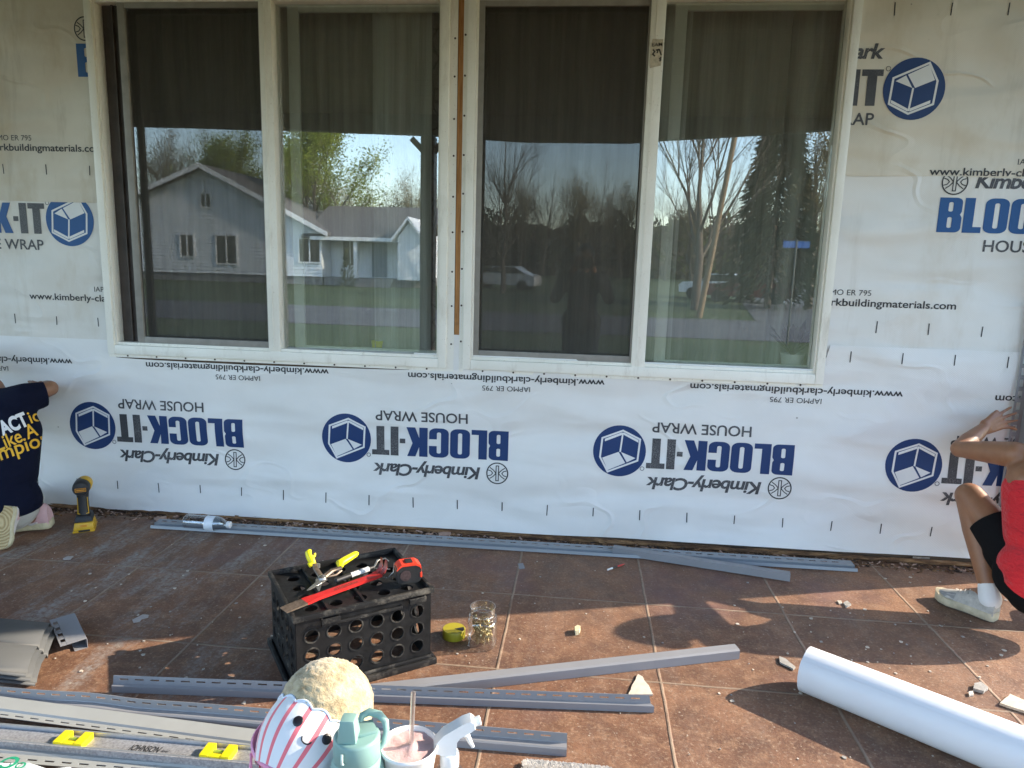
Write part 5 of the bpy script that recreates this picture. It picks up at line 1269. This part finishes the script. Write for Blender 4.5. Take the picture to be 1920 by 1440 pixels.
for i in range(210):
    if i < 90: p_ = (rnd.uniform(250, 1900), rnd.uniform(1040, 1430))
    elif i < 150: p_ = (rnd.uniform(0, 620), rnd.uniform(1010, 1260))
    else: p_ = (rnd.uniform(1380, 1900), rnd.uniform(1060, 1260))
    c = fl(*p_)
    if c.y > -.05: continue
    o = bpy.data.objects.new('paint_chip', rnd.choice(chip_meshes)); COL.objects.link(o); s_ = rnd.choice((.35, .45, .6, .8, 1.2)); o.scale = (s_, s_, 1); o.location = (c.x, c.y, .0012); o.rotation_euler = (0, 0, rnd.uniform(0, 6.28))
    tag(o, 'tiny pale paint flake scattered on the brown tiles', 'paint flake', 'paint flakes scattered on the tiles')
# shaggy rug reaching in at the bottom edge
c0 = fl(1058, 1440); b = MB(); rnd = random.Random(9)
b.prism([(c0.x-.10, c0.y-.30, .002), (c0.x+.12, c0.y-.30, .002), (c0.x+.10, c0.y-.015, .002), (c0.x-.07, c0.y-.01, .002)], (0, 0, .006)); rb = []
rug = b.build('rug_backing', M('rug backing', (.50, .47, .43), .95), None); rt = thing('rug', 'shaggy grey white rug whose edge shows at the bottom of the picture', 'rug', (0, 0, 0)); rug.parent = rt
b = MB()
for i in range(20000):
    x = c0.x + rnd.uniform(-.10, .12); y = c0.y - .005 - rnd.random()**1.7*.16; a = rnd.uniform(0, 6.28); h = rnd.uniform(.003, .007); wv_ = .0026
    p0 = Vector((x, y, .006)); tp_ = p0 + Vector((math.cos(a)*.014, math.sin(a)*.014, h)); sv = Vector((-math.sin(a), math.cos(a), 0))*wv_
    b.face([p0-sv, p0+sv, tp_+sv*.4, tp_-sv*.4])
b.build('pile', M('grey white yarn', (.50, .47, .43), .95, .10, 20), rt)
# crumbled wood along the sill: nobody could count it
b = MB(); rnd = random.Random(31)
for i in range(1500):
    x = rnd.uniform(-2.9, 2.1); y = -.03 - abs(rnd.gauss(0, .035)); s_ = rnd.uniform(.003, .012)
    if y < -.16: continue
    Rm = Matrix.Rotation(rnd.uniform(0, 3.1), 3, 'Z') @ Matrix.Rotation(rnd.uniform(-.5, .5), 3, 'X')
    b.mi = rnd.choice((0, 0, 0, 1, 2)); b.box((x, y, .003 + rnd.random()*.010*max(0, 1+y/.1)), (s_*rnd.uniform(1, 3.5), s_*.7, s_*.4), Rm)
o = b.build('crumbled_wood', [ROT, M('pinkish splinter', (.42, .27, .20), .9), M('dark mulch crumbs', (.05, .03, .02), .95, .5, 40)], None)
o['kind'] = 'stuff'

# ================================================================== PEOPLE
def blob(name, caps, balls=(), vox=.006, smooth=6, mat=None, parent=None, cut=None):
    """tapered limbs between joints melted into one continuous skin"""
    bm = bmesh.new()
    for p0, r0, p1, r1 in caps:
        p0, p1 = Vector(p0), Vector(p1); tmp = bmesh.new()
        bmesh.ops.create_icosphere(tmp, subdivisions=3, radius=r0, matrix=Matrix.Translation(p0)); bmesh.ops.create_icosphere(tmp, subdivisions=3, radius=r1, matrix=Matrix.Translation(p1))
        h = bmesh.ops.convex_hull(tmp, input=tmp.verts)
        bmesh.ops.delete(tmp, geom=list({g for g in h['geom_interior'] + h['geom_unused'] if isinstance(g, bmesh.types.BMVert)}), context='VERTS')
        me = bpy.data.meshes.new('tmp'); tmp.to_mesh(me); tmp.free(); bm.from_mesh(me); bpy.data.meshes.remove(me)
    for c, rad, rot in balls:
        T = Matrix.Translation(c) @ (rot.to_4x4() if rot is not None else Matrix.Identity(4)) @ Matrix.Diagonal((*rad, 1))
        bmesh.ops.create_icosphere(bm, subdivisions=3, radius=1, matrix=T)
    bmesh.ops.recalc_face_normals(bm, faces=bm.faces)
    me = bpy.data.meshes.new(name); bm.to_mesh(me); bm.free()
    o = bpy.data.objects.new(name, me); COL.objects.link(o)
    md = o.modifiers.new('melt', 'REMESH'); md.mode = 'VOXEL'; md.voxel_size = vox; md.use_smooth_shade = True
    ms = o.modifiers.new('soften', 'SMOOTH'); ms.iterations = smooth; ms.factor = .5
    dg = bpy.context.evaluated_depsgraph_get(); dg.update(); me2 = bpy.data.meshes.new_from_object(o.evaluated_get(dg))
    bpy.data.objects.remove(o); bpy.data.meshes.remove(me); me2.name = name
    if cut:
        bm = bmesh.new(); bm.from_mesh(me2)
        for co, no in cut: bmesh.ops.bisect_plane(bm, geom=bm.verts[:]+bm.edges[:]+bm.faces[:], plane_co=co, plane_no=no, clear_outer=True)
        bm.to_mesh(me2); bm.free()
    me2.polygons.foreach_set('use_smooth', [True]*len(me2.polygons))
    me2.materials.clear(); me2.materials.append(mat)
    o = bpy.data.objects.new(name, me2); COL.objects.link(o); o.parent = parent
    return o
def lerp3(a, c, t): return Vector(a).lerp(Vector(c), t)
def hand_caps(wrist, palm_dir, palm_side, L, curls, thumb_dir, spread=.16):
    """palm wedge, four unequal fingers with two bends, thumb from the side; palm_side points from little finger to index, L = hand length"""
    d = palm_dir.normalized(); s_ = (palm_side - d*palm_side.dot(d)).normalized(); nrm = d.cross(s_)
    caps = []; r = L*.052; pl = L*.52
    for k in (-1.5, -.5, .5, 1.5):
        caps.append((wrist + s_*k*L*.085, L*.095, wrist + d*pl + s_*k*L*.118, L*.072))
    for k, ln, cv in zip((1.5, .5, -.5, -1.5), (.44, .50, .46, .36), curls):
        a = wrist + d*pl*.97 + s_*k*L*.122; dd = (d + s_*k*spread*.5).normalized()
        p = a
        for i, part in enumerate((.46, .31, .25)):
            dd = (dd*math.cos(cv) + nrm*math.sin(cv)).normalized(); q = p + dd*L*ln*part; caps.append((p, r*(1.02-.10*i), q, r*(.95-.12*i))); p = q
    t0 = wrist + d*L*.16 + s_*L*.17; td = thumb_dir.normalized(); t1 = t0 + td*L*.20; t2 = t1 + (td + d*.4).normalized()*L*.19
    caps += [(wrist + d*L*.12 + s_*L*.10, L*.085, t0, L*.075), (t0, L*.075, t1, L*.060), (t1, L*.060, t2, L*.048)]
    return caps
def skin(name, c):
    s = NT(name); v = s.noise(16, 5, .6); s.set(Base_Color=s.mix(s.ramp(v, [(.3, 0), (.7, 1)]), tuple(x*.86 for x in c), tuple(x*1.10 for x in c)), Roughness=.48)
    s.b.inputs['Subsurface Weight'].default_value = .15; s.b.inputs['Subsurface Radius'].default_value = (.010, .004, .002); s.b.inputs['Subsurface Scale'].default_value = .5
    s.bump(s.noise(150, 4, .6), .12, .002); return s.m
SKIN = skin('tan skin', (.275, .128, .066)); SKIN2 = skin('brown skin', (.25, .125, .07))
HAIR = M('dark hair', (.018, .013, .010), .5, .4, 60, bump=.5, bscale=120)
def fabric(name, c, fold=.5, rough=.9, sc=9):
    s = NT(name); v = s.noise(5, 4); s.set(Base_Color=s.mix(v, tuple(x*.88 for x in c), tuple(min(1, x*1.1) for x in c)), Roughness=rough); s.b.inputs['Sheen Weight'].default_value = .15 if max(c) > .1 else 0; s.b.inputs['Specular IOR Level'].default_value = .3 if max(c) > .1 else .12
    wv = s.noise(sc, 4, .55, s.map(scale=(1, 1, 2.0), rot=(.3, .2, 0))); s.bump(s.math('ADD', s.math('MULTIPLY', wv, 2.2), s.math('MULTIPLY', s.noise(240, 2), .1)), fold, .012); return s.m
def head_caps(c, r, neck, nr, face):
    """skull, jaw, nose, ears; face = unit vector the face looks along"""
    up = (Vector(c)-Vector(neck)).normalized(); f = (face - up*face.dot(up)).normalized(); sd_ = f.cross(up); c = Vector(c)
    caps = [(neck, nr, c - up*r*.5, nr*.92), (c + f*r*.25 - up*r*.45, r*.62, c + f*r*.42 - up*r*.72, r*.42), (c + f*r*.92 + up*r*.02, r*.09, c + f*r*1.12 - up*r*.22, r*.14)]
    rot = Matrix((sd_, f, up)).transposed(); balls = [(c, (r*.80, r*.98, r*1.02), rot), (c + sd_*r*.80 - up*r*.10, (r*.10, r*.20, r*.30), rot), (c - sd_*r*.80 - up*r*.10, (r*.10, r*.20, r*.30), rot), (c + f*r*.90 - up*r*.50, (r*.26, r*.14, r*.07), rot), (c + f*r*.90 - up*r*.60, (r*.22, r*.14, r*.07), rot)]
    return caps, balls, (up, f, sd_)
def face_bits(par, c, r, fr):
    up, f, sd_ = fr; c = Vector(c)
    for sg in (-1, 1):
        b = MB(); b.ball(c + f*r*.86 + sd_*sg*r*.32 + up*r*.02, r*.11, 10); b.build('eye', M('eye white and iris', (.10, .07, .06), .2), par, smooth=180)
def hair_cap(par, c, r, fr, long=.0):
    up, f, sd_ = fr; c = Vector(c); rot = Matrix((sd_, f, up)).transposed()
    balls = [(c - f*r*.14 + up*r*.16, (r*.90, r*.98, r*1.0), rot)]; caps = []
    if long: caps = [(c - f*r*.75, r*.45, c - f*r*1.0 - up*r*long, r*.25)]
    blob('hair', caps, balls, .007, 4, HAIR, par)
def shoe(par, heel, toe, width, mats, tilt=None, stripe=None, swoosh=False):
    """sneaker between heel and toe points on the ground; tilt = rotation matrix about the heel"""
    a, c = Vector(heel), Vector(toe); ax = (c-a); L = ax.length; ax /= L; up = Vector((0, 0, 1)) if tilt is None else tilt; up = (up - ax*up.dot(ax)).normalized(); sd_ = up.cross(ax)
    P = lambda x, y, z: a + ax*x*L + sd_*y*width + up*z*L
    sh = thing_part('shoe', par)
    out = [(0, .22), (.04, .34), (.15, .38), (.35, .36), (.55, .42), (.72, .50), (.86, .44), (.95, .28), (1.0, .06)]
    ring = lambda k, z, rise=0: [P(x, y*k, z + rise*max(0, x-.75)) for x, y in out] + [P(x, -y*k*.92, z + rise*max(0, x-.75)) for x, y in out[::-1]]
    b = MB(); b.loft([ring(.93, .0, .10), ring(1.06, .018, .10), ring(1.10, .085, .14), ring(1.03, .140, .16), ring(.9, .144, .16)]); b.build('sole', mats[1], sh, smooth=50)
    if mats[3] is not None: b = MB(); b.loft([ring(.94, -.010, .10), ring(.95, -.0005, .10)]); b.build('tread', mats[3], sh)
    b = MB(); st = [(.01, .30, .42), (.06, .36, .48), (.18, .38, .47), (.32, .37, .43), (.46, .39, .36), (.62, .44, .285), (.78, .45, .235), (.90, .36, .195), (.97, .20, .155)]
    rings = [[P(x, w_*math.cos(t)*(1-.16*math.sin(t)) , .10 + (h-.10)*(max(0, math.sin(t))**.72)) for t in [math.pi*k/14 for k in range(15)]] for x, w_, h in st]
    b.loft(rings, False, closed=False); b.face(rings[0]); b.face(rings[-1][::-1]); b.build('upper', mats[0], sh, smooth=50)
    b = MB(); b.loft([[P(x, s_*(w_*1.01)*math.cos(t)*(1-.16*math.sin(t)), .10 + (h*1.012-.10)*(math.sin(t)**.72)) for t in (.16, .5, .9)] for x, w_, h in st[5:] for s_ in (1,)], False, closed=False)
    b.loft([[P(x, -(w_*1.02)*math.cos(t)*(1-.16*math.sin(t)), .10 + (h*1.012-.10)*(math.sin(t)**.72)) for t in (.10, .45, .85, 1.2)] for x, w_, h in st[:4]], False, closed=False); b.build('overlay', mats[2], sh, smooth=50)
    b = MB()
    for x in (.44, .52, .60): b.tube([P(x, .22, .33-(x-.4)*.42), P(x+.01, 0, .385-(x-.4)*.42), P(x, -.22, .33-(x-.4)*.42)], .0035, 6)
    b.build('laces', mats[2], sh, smooth=60)
    if swoosh:
        b = MB()
        for sg in (-1, 1):
            pts = [(.30, .17), (.40, .135), (.58, .17), (.80, .235 if sg < 0 else .20)]; 
            b.tube([P(x-.12, sg*.415*(1-.05*i), z) for i, (x, z) in enumerate(pts)], [.004, .006, .004, .001], 6)
        b.build('side_mark', mats[2], sh, smooth=60)
    return sh
def thing_part(name, par):
    o = bpy.data.objects.new(name, None); COL.objects.link(o); o.parent = par; o.empty_display_size = .03; return o

# ---- person squatting at the right edge
pr_ = thing('person', 'person in red tank top and black shorts squatting at the right edge', 'person', (0, 0, 0))
hipL, kneeL, ankL = Vector((1.680, -.575, .25)), wl(1818, 930, -.325), Vector((1.612, -.505, .095))
shL = Vector((1.672, -.415, .632)); elL = wl(1799, 842, -.225); wrL = wl(1847, 801, -.10)
pelv, waist, chest, neck, head = Vector((1.722, -.605, .225)), Vector((1.722, -.575, .37)), Vector((1.742, -.49, .53)), Vector((1.80, -.41, .67)), Vector((1.86, -.32, .80))
shR = Vector((1.93, -.42, .655)); elR, wrR = Vector((2.05, -.24, .63)), Vector((1.97, -.105, .74))
hipR, kneeR, ankR = Vector((1.82, -.59, .235)), Vector((1.97, -.32, .44)), Vector((1.92, -.50, .095))
caps = [(hipL, .078, kneeL, .053), (kneeL, .051, lerp3(kneeL, ankL, .35), .050), (lerp3(kneeL, ankL, .35), .050, ankL, .031), (ankL, .032, lerp3(ankL, (1.56, -.40, .045), .7), .024),
        (hipR, .078, kneeR, .053), (kneeR, .051, lerp3(kneeR, ankR, .35), .050), (lerp3(kneeR, ankR, .35), .050, ankR, .031), (ankR, .032, lerp3(ankR, (1.90, -.38, .06), .8), .028),
        (pelv + Vector((-.05, 0, 0)), .095, pelv + Vector((.05, 0, 0)), .095), (pelv, .10, waist, .088), (waist, .088, chest, .095), (chest + Vector((-.045, 0, .02)), .078, chest + Vector((.045, 0, .02)), .078),
        (chest + Vector((0, .02, .08)), .075, neck, .045), (lerp3(chest, neck, .55), .060, shL, .050), (lerp3(chest, neck, .55), .060, shR, .050),
        (shL, .051, lerp3(shL, elL, .5), .043), (lerp3(shL, elL, .5), .043, elL, .033), (elL, .034, lerp3(elL, wrL, .35), .036), (lerp3(elL, wrL, .35), .036, wrL, .023),
        (shR, .051, elR, .036), (elR, .036, wrR, .024), (chest + Vector((-.08, -.01, -.0)), .05, shL + Vector((.02, -.02, -.03)), .045), (chest + Vector((-.06, -.055, .06)), .03, chest + Vector((-.05, -.05, -.06)), .028)]
tipI = wl(1909, 763, -.05)
caps += hand_caps(wrL, (wl(1895, 782, -.055) - wrL), Vector((-.1, .15, 1)), .150, (.10, .16, .20, .24), (wl(1890, 752, -.045) - wl(1862, 783, -.08)), .34)
caps += [(wl(1874, 797, -.075), .0085, wl(1890, 800, -.065), .008), (wl(1890, 800, -.065), .008, wl(1905, 805, -.058), .0068)]
caps += hand_caps(wrR, Vector((-.05, .10, .10)), Vector((-1, 0, .3)), .150, (.3, .35, .4, .4), Vector((-.1, .03, .06)))
hc, hb, fr = head_caps(head, .098, neck, .046, Vector((.1, 1, -.1)))
blob('body', caps + hc, hb, .0048, 5, SKIN, pr_)
face_bits(pr_, head, .098, fr); hair_cap(pr_, head, .100, fr, .9)
# black shorts
kx = lerp3(hipL, kneeL, .60); kr = lerp3(hipR, kneeR, .60)
dL = (kneeL-hipL).normalized(); dR = (kneeR-hipR).normalized()
blob('shorts', [(hipL + Vector((-.004, 0, 0)), .094, lerp3(hipL, kneeL, .78), .073), (hipR, .094, lerp3(hipR, kneeR, .78), .073), (pelv + Vector((-.055, -.004, 0)), .110, pelv + Vector((.055, 0, 0)), .108), (pelv, .115, lerp3(pelv, waist, .5), .104), (pelv + Vector((-.045, -.035, -.045)), .088, pelv + Vector((.045, -.035, -.045)), .088), (hipL + Vector((-.005, -.03, -.06)), .075, lerp3(hipL, kneeL, .35) + Vector((-.01, -.01, -.045)), .066)], (), .006, 6, fabric('black stretch shorts', (.007, .007, .008), .25), pr_,
     cut=[(lerp3(hipL, kneeL, .62), (dL*1.0 + Vector((0, 0, .10))).normalized())] if True else None)
# red tank top
blob('tank_top', [(pelv + Vector((-.050, -.016, .035)), .112, pelv + Vector((.05, -.012, .035)), .110), (pelv + Vector((-.02, -.014, .04)), .118, waist, .110), (waist, .110, chest, .108), (chest + Vector((-.040, -.008, -.02)), .095, chest + Vector((.052, 0, .0)), .092), (waist + Vector((-.035, -.005, 0)), .098, chest + Vector((-.040, -.008, -.02)), .095), (chest, .098, lerp3(chest, neck, .35), .080)],
     [(pelv + Vector((-.02, -.050, .02)), (.142, .085, .12), None)], .006, 8, fabric('red jersey', (.60, .022, .030), 1.0, .9, 13), pr_,
     cut=[(lerp3(chest, neck, .36), ((neck-chest).normalized() + Vector((-.25, 0, 0))).normalized()), (pelv + Vector((0, 0, -.025)), Vector((-.25, .55, -1)).normalized())])
blob('strap', [(chest + Vector((-.055, -.055, .055)), .022, shL + Vector((.055, .0, .035)), .018), (chest + Vector((.055, -.055, .055)), .022, shR + Vector((-.06, .0, .035)), .018)], (), .006, 3, fabric('red jersey', (.62, .022, .030), .3), pr_)
GREYW = M('dusty off white mesh', (.44, .415, .375), .8, .25, 40, bump=.3, bscale=140); SOLE = M('dirty cream rubber', (.50, .44, .31), .7, .22, 30); WH2 = M('grey overlay', (.29, .28, .27), .6, .15, 40); TREAD = M('dark tread', (.10, .09, .08), .8)
tL, hL = fl(1755, 1122), fl(1868, 1168)
shoe(pr_, (hL.x+.004, hL.y+.010, .004), (tL.x, tL.y+.008, .004), .098, (GREYW, SOLE, WH2, TREAD))
shoe(pr_, (1.935, -.56, .004), (1.905, -.32, .004), .098, (GREYW, SOLE, WH2, TREAD))
SOCK = fabric('white ribbed sock', (.74, .74, .74), .3)
for an in (ankL, ankR): blob('sock', [(an + Vector((0, .0, -.015)), .0405, lerp3(an, kneeL if an is ankL else kneeR, .10) + Vector((0, 0, 0)), .035)], (), .005, 4, SOCK, pr_)

# ---- person kneeling at the left edge, back to the camera
pl_ = thing('person', 'person in navy T-shirt kneeling at the left edge, back to the camera', 'person', (0, 0, 0))
pelv, waist, chest, neck, head = Vector((-2.585, -.395, .175)), Vector((-2.60, -.375, .30)), Vector((-2.63, -.325, .48)), Vector((-2.682, -.27, .665)), Vector((-2.87, -.20, .77))
shR = Vector((-2.515, -.285, .632)); elR = wl(93, 728, -.185); wrR = Vector((-2.60, -.065, .635)); shL = Vector((-2.80, -.30, .59)); elL, wrL = Vector((-2.93, -.20, .55)), Vector((-2.86, -.07, .48))
knR, anR = Vector((-2.68, -.13, .075)), Vector((-2.50, -.33, .085)); knL, anL = Vector((-2.74, -.12, .07)), Vector((-2.53, -.44, .11))
caps = [(pelv + Vector((-.06, 0, 0)), .10, pelv + Vector((.06, 0, 0)), .10), (pelv, .11, waist, .10), (waist, .10, chest, .105), (chest + Vector((-.06, 0, .03)), .085, chest + Vector((.06, 0, .03)), .085), (chest + Vector((0, .01, .08)), .08, neck, .048),
        (lerp3(chest, neck, .6), .062, shR, .052), (lerp3(chest, neck, .6), .062, shL, .052), (shR, .052, elR, .036), (elR, .037, lerp3(elR, wrR, .35), .037), (lerp3(elR, wrR, .35), .037, wrR, .024), (shL, .052, elL, .038), (elL, .038, wrL, .024),
        (pelv + Vector((.03, 0, -.02)), .080, knR, .06), (pelv + Vector((-.07, 0, -.02)), .085, knL, .06), (knR, .058, anR, .04), (knL, .058, anL, .04)]
caps += hand_caps(wrR, Vector((-.15, .03, -.06)), Vector((0, 0, 1)), .155, (.1, .1, .1, .1), Vector((-.1, .03, .02))) + hand_caps(wrL, Vector((.03, .07, .15)), Vector((1, 0, 0)), .155, (.1, .1, .1, .1), Vector((.1, 0, .08)))
hc, hb, fr = head_caps(head, .100, neck, .048, Vector((-.3, 1, .1)))
blob('body', caps + hc, hb, .0055, 5, SKIN2, pl_); face_bits(pl_, head, .10, fr); hair_cap(pl_, head, .102, fr)
NAVY = fabric('navy cotton', (.0055, .0075, .020), .55, .92, 8)
shirt = blob('t_shirt', [(pelv + Vector((-.06, -.005, .0)), .128, pelv + Vector((.055, -.008, .0)), .128), (pelv + Vector((.02, -.01, .02)), .138, waist, .125), (waist, .125, chest, .118), (waist + Vector((.055, .0, .0)), .115, chest + Vector((.088, 0, .0)), .108), (chest + Vector((-.065, -.0, .03)), .10, chest + Vector((.085, -.0, .03)), .100), (chest + Vector((0, .0, .08)), .085, lerp3(chest, neck, .80), .062),
        (lerp3(chest, neck, .55), .075, shR + Vector((.0, 0, 0)), .064), (lerp3(chest, neck, .55), .075, shL, .064), (shR, .064, lerp3(shR, elR, .80) + Vector((0, 0, -.012)), .058), (shL, .062, lerp3(shL, elL, .72), .052), (chest + Vector((.07, -.03, -.05)), .08, waist + Vector((.065, -.02, .0)), .075), (chest + Vector((.07, -.01, .04)), .085, shR + Vector((.005, -.01, -.045)), .055), (shR + Vector((.01, .01, -.02)), .052, lerp3(shR, elR, .65) + Vector((-.004, -.005, -.035)), .046)],
        (), .0065, 8, NAVY, pl_, cut=[(pelv + Vector((0, 0, -.035)), Vector((0, .1, -1)).normalized()), (lerp3(shR, elR, .78), ((elR-shR).normalized() + Vector((.25, 0, -.1))).normalized()), (lerp3(chest, neck, .92), (neck-chest).normalized())])
# lettering printed across the back of the shirt
dg = bpy.context.evaluated_depsgraph_get(); bv = BVHTree.FromObject(shirt, dg)
ink = Ink(); pt = lambda px, py: (lambda q: (q.x, q.z))(wl(px, py, -.47))
def curved(t, P0, P1, cap, mi, bold, shear=0.0): ink.text(t, P0, P1, cap, mi, bold, shear)
curved('pr', pt(-45, 838), pt(2, 819), .044, 0, .012); curved('ACT', pt(5, 816), pt(55, 796), .060, 1, .045); curved('ice', pt(58, 794), pt(90, 783), .052, 0, .010)
curved('Like A', pt(-2, 846), pt(72, 815), .058, 0, .012, .1); curved('Champion', pt(-58, 884), pt(96, 830), .060, 0, .010, .1)
ink.grid(.012)
dead = []
for v in ink.bm.verts:
    h = bv.ray_cast(CAM, (Vector((v.co.x, -.47, v.co.y)) - CAM).normalized())
    if h[0] is None or h[1].dot((h[0]-CAM).normalized()) > -.06 or h[0].y > -.2: dead.append(v)
    else: v.co = h[0] + h[1]*.0018
bmesh.ops.delete(ink.bm, geom=dead, context='VERTS'); bmesh.ops.recalc_face_normals(ink.bm, faces=ink.bm.faces)
me = bpy.data.meshes.new('shirt_lettering'); ink.bm.to_mesh(me); ink.bm.free(); link('shirt_lettering', me, [M('yellow shirt print', (.72, .40, .02), .7, .1, 60), M('white shirt print', (.70, .70, .70), .7, .05)], shirt)
blob('trousers', [(pelv + Vector((-.06, 0, -.02)), .120, pelv + Vector((.050, 0, -.025)), .114), (pelv + Vector((.03, 0, -.04)), .090, knR, .072), (pelv + Vector((-.07, 0, -.04)), .098, knL, .072), (knR, .068, lerp3(knR, anR, .85), .056), (knL, .068, lerp3(knL, anL, .8), .054), (pelv + Vector((.05, -.03, -.06)), .075, anR + Vector((-.02, 0, .02)), .058)], (), .0065, 8, fabric('pale grey sweatpants', (.42, .41, .37), .6), pl_)
PK = M('pale pink leather', (.60, .38, .38), .55, .1, 20); CRM = M('worn cream sole', (.55, .50, .33), .7, .2, 40); WHL = M('white leather', (.66, .63, .60), .5, .08, 30)
def tread_mat():
    s = NT('gum rubber tread'); wv = s.n('TexWave', wave_type='RINGS', rings_direction='SPHERICAL'); wv.inputs['Scale'].default_value = 26; wv.inputs['Distortion'].default_value = 3; wv.inputs['Detail'].default_value = 2
    s.l(s.map(loc=(2.48, .5, -.12)), wv.inputs['Vector']); s.set(Base_Color=s.mix(wv.outputs[0], (.36, .24, .10), (.56, .42, .22)), Roughness=.8); s.bump(wv.outputs[0], .6, .004); return s.m
hR, tR = fl(90, 996), fl(14, 1012)
shoe(pl_, (hR.x+.012, hR.y+.020, .022), (hR.x-.225, hR.y-.045, .012), .098, (PK, CRM, WHL, None), tilt=Vector((-.12, -.22, 1)), swoosh=True)
q = fl(6, 1040); shoe(pl_, (q.x-.020, -.505, .195), (q.x-.045, q.y+.02, .008), .095, (WHL, CRM, PK, tread_mat()), tilt=Vector((-.05, 1, .25)))

# ---- the photographer, mirrored dark in the right window
ph = thing('person', 'person in dark clothes holding up a phone, mirrored in the right window screen', 'person', (0, 0, 0))
bx, by = .0, -3.46
pelv, chest, neck, head = Vector((bx, by, .74)), Vector((bx, by, 1.05)), Vector((bx, by+.01, 1.22)), Vector((bx+.01, by+.02, 1.36))
caps = [(pelv + Vector((-.07, 0, 0)), .105, pelv + Vector((.07, 0, 0)), .105), (pelv, .12, chest, .125), (chest + Vector((-.09, 0, .05)), .085, chest + Vector((.09, 0, .05)), .085), (chest, .10, neck, .05)]
arms = []
for sg in (-1, 1):
    s_, e_, w_ = Vector((bx+sg*.18, by, 1.14)), Vector((bx+sg*.25, by+.07, .98)), Vector((bx+sg*.085, by+.20, 1.25))
    arms += [(s_, .055, e_, .042), (e_, .042, lerp3(e_, w_, .8), .032), (chest + Vector((0, 0, .1)), .07, s_, .055)]
    caps += [(lerp3(e_, w_, .7), .03, w_, .024)] + hand_caps(w_, Vector((-sg*.05, .03, .12)), Vector((-sg, 0, 0)), .15, (.3, .35, .4, .4), Vector((-sg*.1, .03, .06)))
    caps += [(pelv + Vector((sg*.08, 0, -.05)), .085, Vector((bx+sg*.09, by+.01, .42)), .06), (Vector((bx+sg*.09, by+.01, .42)), .055, Vector((bx+sg*.09, by-.01, .09)), .038)]
hc, hb, fr = head_caps(head, .10, neck, .05, Vector((0, 1, -.1))); blob('body', caps + hc, hb, .007, 5, SKIN, ph); face_bits(ph, head, .10, fr); hair_cap(ph, head, .102, fr, .8)
blob('sweatshirt', [(pelv + Vector((-.06, 0, .02)), .13, pelv + Vector((.06, 0, .02)), .13), (pelv, .135, chest, .14), (chest + Vector((-.08, 0, .05)), .10, chest + Vector((.08, 0, .05)), .10), (chest, .11, lerp3(chest, neck, .7), .075)] + [(a, r0+.014, c, r1+.014) for a, r0, c, r1 in arms], (), .009, 6, fabric('charcoal sweatshirt', (.022, .022, .026), .5), ph)
blob('trousers', [(pelv + Vector((sg*.08, 0, -.03)), .105, Vector((bx+sg*.09, by+.01, .42)), .080) for sg in (-1, 1)] + [(Vector((bx+sg*.09, by+.01, .42)), .078, Vector((bx+sg*.09, by-.01, .06)), .062) for sg in (-1, 1)], (), .009, 5, fabric('dark trousers', (.018, .02, .03), .5), ph)
for sg in (-1, 1): shoe(ph, (bx+sg*.09, by-.06, .004), (bx+sg*.11, by+.19, .004), .095, (M('dark shoe', (.03, .03, .03), .6), SOLE, M('dark lace', (.05, .05, .05), .7), TREAD))
b = MB(); b.box((0, -3.236, 1.30), (.155, .008, .078), None, .003); tag(b.build('phone', M('dark phone glass', (.015, .015, .018), .15), None), 'dark phone held up sideways by the mirrored photographer', 'phone')
